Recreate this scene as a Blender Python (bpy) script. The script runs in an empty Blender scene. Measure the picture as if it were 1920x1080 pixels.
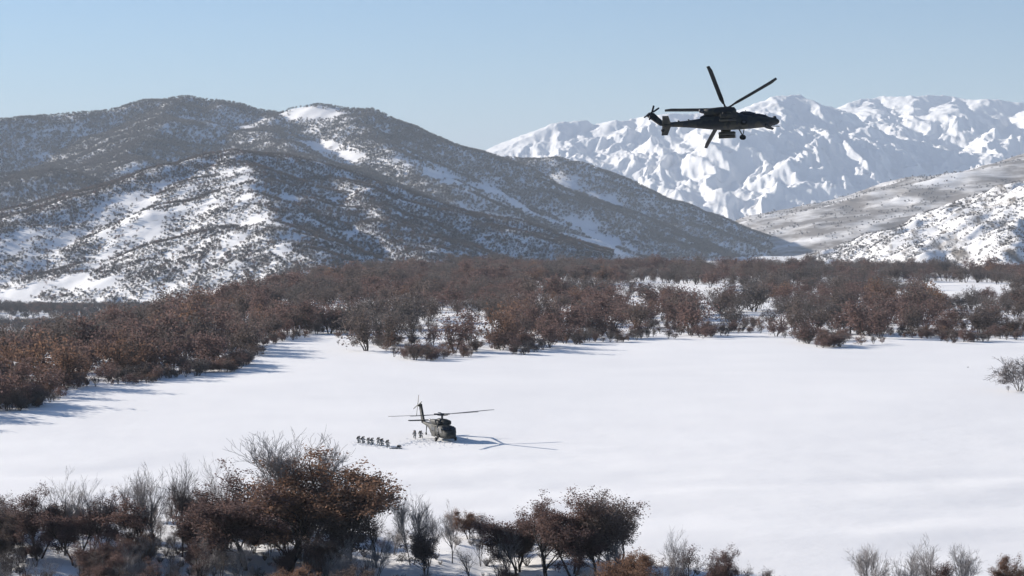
import bpy, bmesh, math, random
import numpy as np
from mathutils import Vector, Matrix, Euler

# ------------------------------------------------------------------ camera, sky, sun, exposure
scene = bpy.context.scene
col = scene.collection
F = 4000.0                     # focal length in photo pixels (1920 wide)
CH = 35.0                      # camera height above the snow field
PITCH = math.atan(140 / F)
cd = bpy.data.cameras.new('camera')
cd.sensor_fit = 'HORIZONTAL'
cd.sensor_width = 36.0
cd.lens = 36.0 * F / 1920
cd.clip_start = 1.0
cd.clip_end = 80000
cam = bpy.data.objects.new('camera', cd)
col.objects.link(cam)
cam.location = (0, 0, CH)
cam.rotation_euler = (math.radians(90) - PITCH, 0, 0)
scene.camera = cam

SUN_EL, SUN_AZ = 19.0, -57.0   # azimuth from +Y, negative = to the left
se, sa = math.radians(SUN_EL), math.radians(SUN_AZ)
SUN = Vector((math.sin(sa) * math.cos(se), math.cos(sa) * math.cos(se), math.sin(se)))
w = bpy.data.worlds.new('World')
scene.world = w
w.use_nodes = True
nt = w.node_tree
bg = nt.nodes['Background']
sky = nt.nodes.new('ShaderNodeTexSky')
sky.sky_type = 'NISHITA'
sky.sun_disc = False
sky.sun_elevation = se
sky.sun_rotation = sa
sky.altitude = 1500
sky.air_density = 1.0
sky.dust_density = 0.2
sky.ozone_density = 4.5
nt.links.new(sky.outputs[0], bg.inputs[0])
bg.inputs[1].default_value = 0.06
sl = bpy.data.lights.new('sun', 'SUN')
sl.energy = 5.0
sl.angle = math.radians(0.55)
sl.color = (1.0, 0.92, 0.82)
sun = bpy.data.objects.new('sun', sl)
col.objects.link(sun)
sun.rotation_euler = SUN.to_track_quat('Z', 'Y').to_euler()
scene.view_settings.view_transform = 'Standard'
scene.view_settings.look = 'None'
scene.view_settings.gamma = 1
scene.view_settings.exposure = 0.95
scene.cycles.max_bounces = 4
scene.cycles.diffuse_bounces = 2
scene.cycles.adaptive_threshold = 0.02
scene.cycles.glossy_bounces = 2
scene.cycles.transmission_bounces = 3
scene.cycles.volume_bounces = 0

# ------------------------------------------------------------------ helpers
cp, sp = math.cos(PITCH), math.sin(PITCH)

def W(px, py, D):
    """point on the ray of photo pixel (px,py) at distance D along world Y"""
    xc, yc = (px - 960) / F, (540 - py) / F
    dy, dz = cp + yc * sp, -sp + yc * cp
    t = D / dy
    return np.array((xc * t, D, CH + dz * t))

def G(px, py, z=0.0):
    yc = (540 - py) / F
    dy, dz = cp + yc * sp, -sp + yc * cp
    t = (z - CH) / dz
    return np.array(((px - 960) / F * t, dy * t, z))

def PROJ(x, y, z):
    d = y * cp - (z - CH) * sp
    u = y * sp + (z - CH) * cp
    return 960 + F * x / d, 540 - F * u / d

def smooth01(t):
    t = np.clip(t, 0, 1)
    return t * t * (3 - 2 * t)

def vnoise(x, y, seed=0):
    """gradient noise, roughly -1..1"""
    x = np.asarray(x, float); y = np.asarray(y, float)
    xi = np.floor(x).astype(np.int64); yi = np.floor(y).astype(np.int64)
    xf = x - xi; yf = y - yi
    def g(ix, iy):
        h = (ix * 374761393 + iy * 668265263 + seed * 974634777) & 0xffffffff
        h = ((h ^ (h >> 13)) * 1274126177) & 0xffffffff
        h = (h ^ (h >> 16)) & 0xffff
        a = h * (2 * math.pi / 65536)
        return np.cos(a), np.sin(a)
    u = xf * xf * xf * (xf * (xf * 6 - 15) + 10); v = yf * yf * yf * (yf * (yf * 6 - 15) + 10)
    def d(ix, iy, fx, fy):
        a, b = g(ix, iy)
        return a * fx + b * fy
    n00 = d(xi, yi, xf, yf); n10 = d(xi + 1, yi, xf - 1, yf)
    n01 = d(xi, yi + 1, xf, yf - 1); n11 = d(xi + 1, yi + 1, xf - 1, yf - 1)
    return ((n00 * (1 - u) + n10 * u) * (1 - v) + (n01 * (1 - u) + n11 * u) * v) * 1.5

def fbm(x, y, octv=4, seed=0, gain=0.5):
    s = 0; a = 1
    for i in range(octv):
        s = s + a * vnoise(x * 2 ** i, y * 2 ** i, seed + i * 17); a *= gain
    return s

def ridged(x, y, octv=5, seed=0, gain=0.5):
    s = 0; a = 1; wgt = 1
    for i in range(octv):
        n = 1 - np.abs(vnoise(x * 2 ** i, y * 2 ** i, seed + i * 31))
        n = n * n * wgt; wgt = np.clip(n * 1.6, 0, 1)
        s = s + a * n; a *= gain
    return s

def mesh_np(name, verts, quads=None, tris=None, smooth=False, mats=(), midx=None):
    me = bpy.data.meshes.new(name)
    verts = np.asarray(verts, np.float32)
    qs = np.zeros((0, 4), np.int32) if quads is None else np.asarray(quads, np.int32).reshape(-1, 4)
    ts = np.zeros((0, 3), np.int32) if tris is None else np.asarray(tris, np.int32).reshape(-1, 3)
    me.vertices.add(len(verts)); me.vertices.foreach_set('co', verts.ravel())
    loops = np.concatenate([qs.ravel(), ts.ravel()])
    me.loops.add(len(loops)); me.loops.foreach_set('vertex_index', loops)
    nq, n3 = len(qs), len(ts)
    me.polygons.add(nq + n3)
    ls = np.concatenate([np.arange(nq) * 4, nq * 4 + np.arange(n3) * 3]).astype(np.int32)
    me.polygons.foreach_set('loop_start', ls)
    if smooth:
        me.polygons.foreach_set('use_smooth', np.ones(nq + n3, bool))
    for m in mats: me.materials.append(m)
    if midx is not None: me.polygons.foreach_set('material_index', np.asarray(midx, np.int32))
    me.update(calc_edges=True)
    return me

def link(name, me, parent=None, loc=None, rot=None, scl=None):
    o = bpy.data.objects.new(name, me)
    col.objects.link(o)
    if parent is not None: o.parent = parent
    if loc is not None: o.location = loc
    if rot is not None: o.rotation_euler = rot
    if scl is not None: o.scale = scl
    return o

def tag(o, label=None, cat=None, group=None, kind=None):
    if label: o['label'] = label
    if cat: o['category'] = cat
    if group: o['group'] = group
    if kind: o['kind'] = kind
    return o

# ------------------------------------------------------------------ materials
def new_mat(name):
    m = bpy.data.materials.new(name); m.use_nodes = True
    b = m.node_tree.nodes['Principled BSDF']
    return m, m.node_tree, b

def N(nt, typ, **kw):
    n = nt.nodes.new(typ)
    for k, v in kw.items():
        if k in n.inputs: n.inputs[k].default_value = v
        else: setattr(n, k, v)
    return n

def ramp(nt, pts):
    r = nt.nodes.new('ShaderNodeValToRGB')
    el = r.color_ramp.elements
    el[0].position, el[0].color = pts[0][0], (*pts[0][1], 1)
    el[1].position, el[1].color = pts[-1][0], (*pts[-1][1], 1)
    for p, c in pts[1:-1]:
        e = el.new(p); e.color = (*c, 1)
    return r

def snow_mat(name, patch=None, bump=0.25, scl=0.6):
    """wind-packed snow; patch = (scale, low, high, colour, stretch) bare earth or rock showing through"""
    m, t, b = new_mat(name)
    geo = N(t, 'ShaderNodeNewGeometry')
    n1 = N(t, 'ShaderNodeTexNoise', Scale=0.035, Detail=5.0, Roughness=0.55)
    t.links.new(geo.outputs['Position'], n1.inputs['Vector'])
    r = ramp(t, [(0.3, (0.84, 0.84, 0.845)), (0.7, (0.89, 0.89, 0.89))])
    t.links.new(n1.outputs[0], r.inputs[0])
    out = r.outputs[0]
    if patch:
        sc, lo, hi, c, st = patch
        mp = N(t, 'ShaderNodeMapping'); mp.inputs['Scale'].default_value = st
        t.links.new(geo.outputs['Position'], mp.inputs[0])
        n2 = N(t, 'ShaderNodeTexNoise', Scale=sc, Detail=8.0, Roughness=0.62)
        t.links.new(mp.outputs[0], n2.inputs['Vector'])
        r2 = ramp(t, [(lo, (0, 0, 0)), (hi, (1, 1, 1))])
        t.links.new(n2.outputs[0], r2.inputs[0])
        mx = N(t, 'ShaderNodeMix', data_type='RGBA')
        t.links.new(r2.outputs[0], mx.inputs[0])
        t.links.new(out, mx.inputs[6]); mx.inputs[7].default_value = (*c, 1)
        out = mx.outputs[2]
    t.links.new(out, b.inputs['Base Color'])
    b.inputs['Roughness'].default_value = 0.7
    b.inputs['Specular IOR Level'].default_value = 0.25
    if bump:
        n3 = N(t, 'ShaderNodeTexNoise', Scale=scl, Detail=6.0, Roughness=0.6)
        t.links.new(geo.outputs['Position'], n3.inputs['Vector'])
        bp = N(t, 'ShaderNodeBump', Strength=bump, Distance=0.4 / scl * 0.25)
        t.links.new(n3.outputs[0], bp.inputs['Height'])
        t.links.new(bp.outputs[0], b.inputs['Normal'])
    return m

def leaf_mat(name, c1, c2, c3, trans=0.25):
    m, t, b = new_mat(name)
    geo = N(t, 'ShaderNodeNewGeometry'); oi = N(t, 'ShaderNodeObjectInfo')
    r = ramp(t, [(0.0, c1), (0.5, c2), (1.0, c3)])
    ad = N(t, 'ShaderNodeMath', operation='MULTIPLY_ADD'); ad.inputs[1].default_value = 0.55
    t.links.new(geo.outputs['Random Per Island'], ad.inputs[0])
    m2 = N(t, 'ShaderNodeMath', operation='MULTIPLY'); m2.inputs[1].default_value = 0.45
    t.links.new(oi.outputs['Random'], m2.inputs[0]); t.links.new(m2.outputs[0], ad.inputs[2])
    t.links.new(ad.outputs[0], r.inputs[0])
    t.links.new(r.outputs[0], b.inputs['Base Color'])
    b.inputs['Roughness'].default_value = 0.8
    b.inputs['Specular IOR Level'].default_value = 0.15
    tr = N(t, 'ShaderNodeBsdfTranslucent'); t.links.new(r.outputs[0], tr.inputs[0])
    mx = N(t, 'ShaderNodeMixShader'); mx.inputs[0].default_value = trans
    t.links.new(b.outputs[0], mx.inputs[1]); t.links.new(tr.outputs[0], mx.inputs[2])
    t.links.new(mx.outputs[0], t.nodes['Material Output'].inputs[0])
    return m

def plain(name, c, rough=0.6, metal=0.0, var=0.25, scale=3.0, spec=0.3):
    m, t, b = new_mat(name)
    tc = N(t, 'ShaderNodeTexCoord')
    n = N(t, 'ShaderNodeTexNoise', Scale=scale, Detail=4.0)
    t.links.new(tc.outputs['Object'], n.inputs['Vector'])
    lo = tuple(v * (1 - var) for v in c); hi = tuple(min(1, v * (1 + var)) for v in c)
    r = ramp(t, [(0.3, lo), (0.7, hi)])
    t.links.new(n.outputs[0], r.inputs[0]); t.links.new(r.outputs[0], b.inputs['Base Color'])
    b.inputs['Roughness'].default_value = rough
    b.inputs['Metallic'].default_value = metal
    b.inputs['Specular IOR Level'].default_value = spec
    return m

def camo(name, cols, scale=0.9, rough=0.65):
    m, t, b = new_mat(name)
    tc = N(t, 'ShaderNodeTexCoord')
    n = N(t, 'ShaderNodeTexNoise', Scale=scale, Detail=3.0, Roughness=0.45)
    t.links.new(tc.outputs['Object'], n.inputs['Vector'])
    k = len(cols)
    r = ramp(t, [(0.36 + 0.28 * i / (k - 1), c) for i, c in enumerate(cols)])
    r.color_ramp.interpolation = 'CONSTANT'
    t.links.new(n.outputs[0], r.inputs[0])
    n2 = N(t, 'ShaderNodeTexNoise', Scale=6.0, Detail=5.0)
    t.links.new(tc.outputs['Object'], n2.inputs['Vector'])
    hv = N(t, 'ShaderNodeHueSaturation')
    mr = N(t, 'ShaderNodeMapRange'); mr.inputs[3].default_value = 0.7; mr.inputs[4].default_value = 1.3
    t.links.new(n2.outputs[0], mr.inputs[0]); t.links.new(mr.outputs[0], hv.inputs['Value'])
    t.links.new(r.outputs[0], hv.inputs['Color']); t.links.new(hv.outputs[0], b.inputs['Base Color'])
    b.inputs['Roughness'].default_value = rough
    b.inputs['Specular IOR Level'].default_value = 0.3
    return m

M = {}
M['field'] = snow_mat('field_snow', None, 0.22, 0.35)
M['hill'] = snow_mat('hill_snow', (0.03, 0.62, 0.74, (0.22, 0.19, 0.16), (1, 1, 2)), 0.25, 0.08)
M['hill_far'] = snow_mat('ridge_snow', (0.02, 0.60, 0.72, (0.17, 0.14, 0.12), (1, 1, 2)), 0.25, 0.05)
M['slope_grass'] = snow_mat('grassy_slope_snow', (0.010, 0.33, 0.56, (0.19, 0.17, 0.155), (0.45, 0.5, 3)), 0.2, 0.05)
M['rocky'] = snow_mat('rocky_snow', (0.05, 0.50, 0.64, (0.20, 0.175, 0.15), (1, 0.22, 0.4)), 0.5, 0.06)
M['alp'] = snow_mat('mountain_snow', (0.009, 0.62, 0.74, (0.34, 0.33, 0.34), (1, 1, 1.5)), 0.5, 0.02)
M['bark'] = plain('oak_bark', (0.055, 0.044, 0.038), 0.9, 0, 0.4, 2.0, 0.1)
M['bark_grey'] = plain('grey_bark', (0.17, 0.16, 0.155), 0.9, 0, 0.35, 2.0, 0.1)
M['twig'] = plain('bare_twig', (0.30, 0.28, 0.275), 0.9, 0, 0.3, 2.0, 0.1)
M['twig_dark'] = plain('dark_twig', (0.13, 0.115, 0.11), 0.9, 0, 0.3, 2.0, 0.1)
M['frost'] = plain('frosted_twig', (0.27, 0.245, 0.24), 0.9, 0, 0.25, 2.0, 0.1)
M['leaf_russet'] = leaf_mat('russet_leaf', (0.098, 0.071, 0.067), (0.152, 0.102, 0.094), (0.222, 0.142, 0.122), 0.42)
M['leaf_orange'] = leaf_mat('orange_leaf', (0.125, 0.080, 0.064), (0.19, 0.117, 0.086), (0.27, 0.165, 0.11), 0.45)
M['leaf_dark'] = leaf_mat('dark_leaf', (0.082, 0.068, 0.064), (0.13, 0.104, 0.096), (0.19, 0.148, 0.128), 0.4)
M['brush'] = leaf_mat('grey_brush', (0.080, 0.072, 0.070), (0.125, 0.111, 0.106), (0.185, 0.16, 0.148), 0.35)
M['scrub'] = leaf_mat('hill_scrub', (0.042, 0.041, 0.044), (0.066, 0.063, 0.066), (0.10, 0.094, 0.094), 0.3)
M['scrub_brown'] = leaf_mat('brown_hill_scrub', (0.052, 0.045, 0.044), (0.082, 0.068, 0.065), (0.12, 0.096, 0.088), 0.3)
M['heli_dark'] = camo('dark_helicopter_paint', [(0.020, 0.024, 0.027), (0.045, 0.046, 0.041), (0.028, 0.032, 0.039), (0.060, 0.056, 0.048)], 0.5)
M['heli_olive'] = camo('olive_helicopter_paint', [(0.014, 0.016, 0.016), (0.034, 0.036, 0.033), (0.011, 0.012, 0.013), (0.060, 0.060, 0.054)], 0.8)
M['blade'] = plain('rotor_blade_paint', (0.016, 0.020, 0.026), 0.55, 0, 0.2)
M['rubber'] = plain('tyre_rubber', (0.012, 0.012, 0.012), 0.85)
M['metal'] = plain('grey_metal', (0.10, 0.10, 0.105), 0.45, 0.6)
M['glass'] = plain('cockpit_glass', (0.012, 0.016, 0.022), 0.08, 0, 0.1, 1.0, 0.7)
M['uniform'] = camo('winter_uniform', [(0.14, 0.145, 0.14), (0.46, 0.46, 0.46), (0.08, 0.08, 0.075), (0.30, 0.30, 0.29)], 5.0, 0.9)
M['pack'] = plain('pack_cloth', (0.035, 0.036, 0.03), 0.9)
M['skin'] = plain('skin', (0.42, 0.26, 0.19), 0.6, 0, 0.08)

# ------------------------------------------------------------------ terrain
EDGE_PX = np.array([-400, 0, 200, 420, 650, 870, 1050, 1250, 1500, 1900, 2300.])
EDGE_D = np.array([140000 / (y - 400) for y in (930, 945, 965, 985, 990, 1000, 1015, 1050, 1090, 1110, 1110)])
PLAT_PX = np.array([-600, -200, 0, 200, 400, 560, 700, 1000, 1480, 1920, 2400.])
PLAT_D = np.array([400, 430, 480, 590, 790, 1100, 1500, 1650, 1650, 1450, 1300.])

def gz(x, y):
    x = np.asarray(x, float); y = np.asarray(y, float)
    yy = np.maximum(y, 30)
    c = np.clip(960 + F * x / yy, -3000, 5000)
    z = 0.4 * fbm(x / 90, y / 150, 2, 5) + 0.05 * fbm(x / 16 + 0.3 * y / 16, y / 30, 3, 9)
    # low wind-drift ridges running across the near field
    dr = np.sin((y - 0.30 * x) / 5.5 + 2.5 * fbm(x / 30, y / 30, 2, 21))
    z = z + 0.14 * dr * smooth01((330 - y) / 60) + 0.05 * fbm(x / 14 + y / 20, y / 5, 3, 23) * smooth01((420 - y) / 80)
    e = np.interp(c, EDGE_PX, EDGE_D) + 6 * fbm(x / 25, y / 25, 2, 3)
    t = np.maximum(0, e - y)
    z = z - np.minimum(0.06 * t + 0.0012 * t * t, 0.34 * t) + 0.5 * fbm(x / 9, y / 9, 3, 33) * smooth01(t / 12)
    p = np.interp(c, PLAT_PX, PLAT_D)
    z = z - 0.008 * np.maximum(0, np.minimum(y, p) - 600)
    z = z + smooth01((y - 560) / 200) * 2.5 * fbm(x / 120, y / 160, 3, 40)
    t2 = np.maximum(0, y - p - 40 * fbm(x / 200, y / 200, 2, 8))
    z = z - 68 * smooth01(t2 / 520) + smooth01(t2 / 500) * 6 * fbm(x / 260, y / 260, 4, 50)
    return z

def grid_quads(nr, nc):
    i = np.arange(nr - 1)[:, None] * nc + np.arange(nc - 1)[None, :]
    return np.stack([i, i + 1, i + nc + 1, i + nc], -1).reshape(-1, 4)

cols = np.unique(np.concatenate([np.linspace(-9000, -500, 40), np.arange(-500, 2421, 6.0), np.linspace(2420, 11000, 40)]))
rows = np.concatenate([np.array([-60, 0, 30, 60, 90, 110, 125.]), 135 * 1.0083 ** np.arange(0, 322), np.geomspace(2000, 26000, 42)])
CC, RR = np.meshgrid(cols, rows)
# widen the sheet near the camera so that it also covers the ground beneath and beside it
XX = (CC - 960) / F * np.maximum(RR, 90); ZZ = gz(XX, RR)
ground = link('ground', mesh_np('ground', np.stack([XX, RR, ZZ], -1).reshape(-1, 3), grid_quads(len(rows), len(cols)), smooth=True, mats=[M['field']]))
tag(ground, 'open snow covered field and the snowy ground round it', None, None, 'structure')

def ridge_height(x, y, chains, k=10.0, warp=30, seed=0):
    """height field of a hill from ridge lines: each ridge falls away on both sides"""
    wx = x + warp * fbm(x / (warp * 6), y / (warp * 6), 3, seed + 1); wy = y + warp * fbm(x / (warp * 6), y / (warp * 6), 3, seed + 2)
    acc = None
    for pts, slope in chains:
        P = [W(*p) for p in pts]
        for a, b in zip(P[:-1], P[1:]):
            d = b[:2] - a[:2]; L2 = d @ d
            t = np.clip(((wx - a[0]) * d[0] + (wy - a[1]) * d[1]) / L2, 0, 1)
            dist = np.hypot(wx - a[0] - t * d[0], wy - a[1] - t * d[1])
            rad = k * 1.6
            h = a[2] + t * (b[2] - a[2]) - slope * (np.sqrt(dist * dist + rad * rad) - rad)
            if acc is None: acc = h
            else:
                m = np.maximum(acc, h); df = np.abs(acc - h)
                acc = m + np.maximum(0, k - df) ** 2 / (4 * k) * 0.6
    return acc

HILLS = {}
def hill(name, key, chains, px0, px1, dpx, d0, d1, nd, mat, label, k, warp, seed, rough):
    c = np.arange(px0, px1 + 1, dpx, dtype=float); r = np.linspace(d0, d1, nd)
    C, R = np.meshgrid(c, r); X = (C - 960) / F * R
    def hf(x, y):
        h = ridge_height(x, y, chains, k, warp, seed)
        amp, wl = rough
        return h + amp * (ridged(x / wl, y / wl, 4, seed + 7) - 1.0) + amp * 0.25 * fbm(x / wl * 5, y / wl * 5, 3, seed + 8)
    Z = np.maximum(hf(X, R), -140)
    o = link(name, mesh_np(name, np.stack([X, R, Z], -1).reshape(-1, 3), grid_quads(nd, len(c)), smooth=True, mats=[mat]))
    tag(o, label, None, None, 'structure')
    HILLS[key] = (hf, o)
    return o

A_ch = [([(-600, 290, 5500), (0, 226, 5700), (200, 209, 5850), (300, 188, 5950), (345, 181, 6000), (430, 190, 6000), (510, 212, 6000), (560, 205, 5950), (610, 200, 5900), (670, 205, 5800),
          (760, 238, 5750), (880, 288, 5650), (1000, 335, 5520), (1120, 388, 5400), (1240, 445, 5300), (1330, 495, 5200)], 0.40),
        ([(345, 181, 6000), (290, 250, 5300), (230, 310, 4700)], 0.33),
        ([(510, 212, 6000), (500, 250, 5400), (560, 300, 4700), (640, 360, 4200)], 0.33),
        ([(670, 205, 5800), (725, 285, 5150), (830, 350, 4700)], 0.42),
        ([(-400, 345, 4500), (0, 330, 4400), (110, 320, 4350), (180, 352, 4200), (250, 390, 4000)], 0.33)]
A2_ch = [([(860, 310, 6150), (960, 296, 6100), (1050, 296, 6050), (1150, 341, 5980), (1280, 402, 5900), (1400, 457, 5800), (1480, 500, 5700), (1560, 540, 5600)], 0.40)]
B_ch = [([(-400, 500, 2650), (-200, 470, 2750), (0, 418, 2900), (150, 368, 3050), (300, 314, 3200), (400, 288, 3290), (440, 283, 3300), (520, 291, 3350), (640, 324, 3300), (760, 374, 3250), (880, 429, 3150), (1000, 495, 3000)], 0.30),
        ([(440, 283, 3300), (470, 340, 2950), (520, 420, 2600), (580, 510, 2300)], 0.34),
        ([(640, 324, 3300), (720, 420, 2800), (800, 500, 2500)], 0.36)]
C1_ch = [([(1300, 450, 9200), (1390, 430, 8800), (1500, 412, 8200), (1650, 376, 7600), (1800, 336, 7200), (1920, 294, 6900), (2200, 225, 6600), (2500, 170, 6400)], 0.24),
         ([(1650, 376, 7600), (1560, 440, 6400), (1500, 480, 5800)], 0.22)]
C2_ch = [([(1420, 535, 4300), (1490, 494, 4250), (1600, 466, 4150), (1700, 428, 4050), (1800, 384, 3950), (1920, 338, 3850), (2200, 250, 3750), (2500, 200, 3700)], 0.38),
         ([(1800, 384, 3950), (1760, 440, 3600), (1700, 505, 3300)], 0.38),
         ([(1940, 335, 3850), (1920, 420, 3450), (1880, 505, 3150)], 0.42)]
hill('hill', 'A', A_ch, -640, 1420, 4, 3400, 6500, 270, M['hill_far'], 'large wooded hill with the highest rounded top against the sky', 12, 40, 100, (7, 520))
hill('hill', 'A2', A2_ch, 820, 1600, 4, 4000, 6600, 200, M['hill_far'], 'dark shaded spur that slopes down behind the large wooded hill', 10, 35, 120, (6, 460))
hill('hill', 'B', B_ch, -440, 1150, 4, 1900, 3700, 230, M['hill'], 'nearer rounded hill of snow speckled with bare brush', 8, 22, 140, (4.5, 280))
hill('hill', 'C1', C1_ch, 1200, 2400, 5, 5200, 9600, 160, M['slope_grass'], 'long grey brown slope in the valley before the white mountains', 12, 45, 160, (10, 420))
hill('hill', 'C2', C2_ch, 1380, 2400, 3.5, 2900, 4700, 240, M['rocky'], 'rocky snowy hillside in full sun', 5, 16, 180, (6, 110))

# far snow mountains: crest lines with spurs running down towards the valley
rm = np.random.default_rng(23)
CREST = [[(700, 330, 15800), (860, 310, 15700), (960, 288, 15600), (985, 268, 15400), (1015, 248, 15500), (1042, 230, 15300), (1088, 226, 15500), (1104, 236, 15600), (1150, 226, 15300), (1205, 221, 15500), (1262, 213, 15200), (1330, 212, 15300),
          (1395, 205, 15000), (1432, 188, 14800), (1462, 177, 14700), (1498, 177, 14750), (1525, 192, 14800), (1560, 220, 15000), (1640, 250, 15200)],
         [(1500, 235, 16800), (1560, 206, 16900), (1600, 188, 16700), (1650, 181, 16900), (1720, 180, 16600), (1780, 180, 16800), (1850, 187, 16500), (1920, 191, 16600), (2050, 200, 16700), (2300, 215, 16800)]]
MCH = [(c_, 0.42) for c_ in CREST]
for c_, step in ((CREST[0], 44), (CREST[1], 52)):
    xs = np.array([q[0] for q in c_]); yq = np.array([q[1] for q in c_]); dq = np.array([q[2] for q in c_])
    for px in np.arange(xs[0] + 20, xs[-1], step):
        px = px + rm.uniform(-12, 12)
        py, D = np.interp(px, xs, yq), np.interp(px, xs, dq)
        z0 = W(px, py, D)[2]
        pts = [(px, py + 1, D)]; ends = 11500 + rm.uniform(0, 900); k_ = 5; drift = rm.uniform(-14, 26)
        for j in range(1, k_ + 1):
            f = j / k_
            d_ = D + (ends - D) * f
            x_ = px + drift * j + rm.uniform(-14, 14)
            z_ = (z0 + 60) * (1 - f) ** rm.uniform(0.85, 1.35) - 60 + (rm.uniform(-60, 60) if j < k_ else 0)
            y_ = PROJ(0, d_, z_)[1]
            pts.append((x_, y_, d_))
            if j < k_ and rm.random() < 0.75:
                sx = x_ + rm.choice([-1, 1]) * rm.uniform(25, 55); sd = d_ - rm.uniform(350, 800)
                MCH.append(([(x_, y_ + 1, d_), (sx, PROJ(0, sd, z_ - rm.uniform(90, 190))[1], sd)], 0.5))
        MCH.append((pts, 0.38))
TOPX = [q[0] for q in CREST[0][:-2]] + [q[0] for q in CREST[1][2:]]; TOPY = [q[1] for q in CREST[0][:-2]] + [q[1] for q in CREST[1][2:]]
def mountain_h(X, Y):
    h = ridge_height(X, Y, MCH, 6, 60, 60)
    C = 960 + F * X / Y
    top = CH + (400 - np.interp(C, TOPX, TOPY)) / F * 15500
    low = smooth01((1 - h / top) / 0.30) * 0.85 + 0.12
    wx = X + 120 * fbm(X / 700, Y / 700, 3, 70); wy = Y + 120 * fbm(X / 700, Y / 700, 3, 71)
    h = h + low * 62 * (ridged(wx / 470, wy / 1500, 5, 75, 0.52) - 1.1) + (0.25 + 0.75 * low) * (22 * (ridged((wx + 0.25 * wy) / 170, wy / 620, 4, 79, 0.55) - 1.1) + 11 * (ridged(X / 62, Y / 200, 2, 83) - 1))
    return np.maximum(h, -150)
c = np.arange(780, 2120, 2.2); r = np.linspace(11000, 17200, 360)
C_, R_ = np.meshgrid(c, r); X_ = (C_ - 960) / F * R_
mnt = link('mountains', mesh_np('mountains', np.stack([X_, R_, mountain_h(X_, R_)], -1).reshape(-1, 3), grid_quads(len(r), len(c)), smooth=True, mats=[M['alp']]))
tag(mnt, 'distant white mountain range with sunlit and shaded snow faces', None, None, 'structure')

# ------------------------------------------------------------------ haze: thin air round everything
def box_mesh(name, lo, hi):
    (x0, y0, z0), (x1, y1, z1) = lo, hi
    v = [(x0, y0, z0), (x1, y0, z0), (x1, y1, z0), (x0, y1, z0), (x0, y0, z1), (x1, y0, z1), (x1, y1, z1), (x0, y1, z1)]
    f = [(0, 3, 2, 1), (4, 5, 6, 7), (0, 1, 5, 4), (1, 2, 6, 5), (2, 3, 7, 6), (3, 0, 4, 7)]
    return mesh_np(name, v, f)
hm = bpy.data.materials.new('haze_air'); hm.use_nodes = True
t = hm.node_tree
t.nodes.remove(t.nodes['Principled BSDF'])
pv = N(t, 'ShaderNodeVolumePrincipled')
pv.inputs['Color'].default_value = (0.74, 0.85, 1.0, 1)
pv.inputs['Density'].default_value = 5.2e-5
pv.inputs['Anisotropy'].default_value = 0.0
t.links.new(pv.outputs[0], t.nodes['Material Output'].inputs['Volume'])
hme = box_mesh('haze', (-75000, -3000, -160), (75000, 33000, 1100))
hme.materials.append(hm)
haze = link('haze', hme)
tag(haze, 'thin pale winter haze filling the whole valley', None, None, 'stuff')

# ------------------------------------------------------------------ trees: branching skeletons turned into meshes
class Tubes:
    def __init__(s): s.v = []; s.q = []; s.n = 0
    def add(s, pts, rad, sides):
        pts = np.asarray(pts); k = len(pts)
        d = pts[-1] - pts[0]; d = d / (np.linalg.norm(d) + 1e-9)
        a = np.cross(d, (0.3, 0.9, 0.2) if abs(d[2]) > 0.8 else (0, 0, 1.0)); a /= np.linalg.norm(a) + 1e-9
        b = np.cross(d, a)
        ang = np.arange(sides) * 2 * math.pi / sides
        ring = np.cos(ang)[:, None] * a + np.sin(ang)[:, None] * b
        s.v.append((pts[:, None, :] + np.asarray(rad)[:, None, None] * ring[None]).reshape(-1, 3))
        for i in range(k - 1):
            for j in range(sides):
                j2 = (j + 1) % sides
                s.q.append((s.n + i * sides + j, s.n + i * sides + j2, s.n + (i + 1) * sides + j2, s.n + (i + 1) * sides + j))
        s.n += k * sides
    def mesh(s, name, mat):
        return mesh_np(name, np.concatenate(s.v), s.q, smooth=True, mats=[mat])

def unit(v): return v / (np.linalg.norm(v) + 1e-9)

def branch(rng, p, d, length, bend, up, nseg):
    pts = [p]
    for i in range(nseg):
        d = unit(d + rng.normal(0, bend, 3) + np.array((0, 0, up)))
        p = p + d * length / nseg
        pts.append(p)
    return np.array(pts), d

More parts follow.
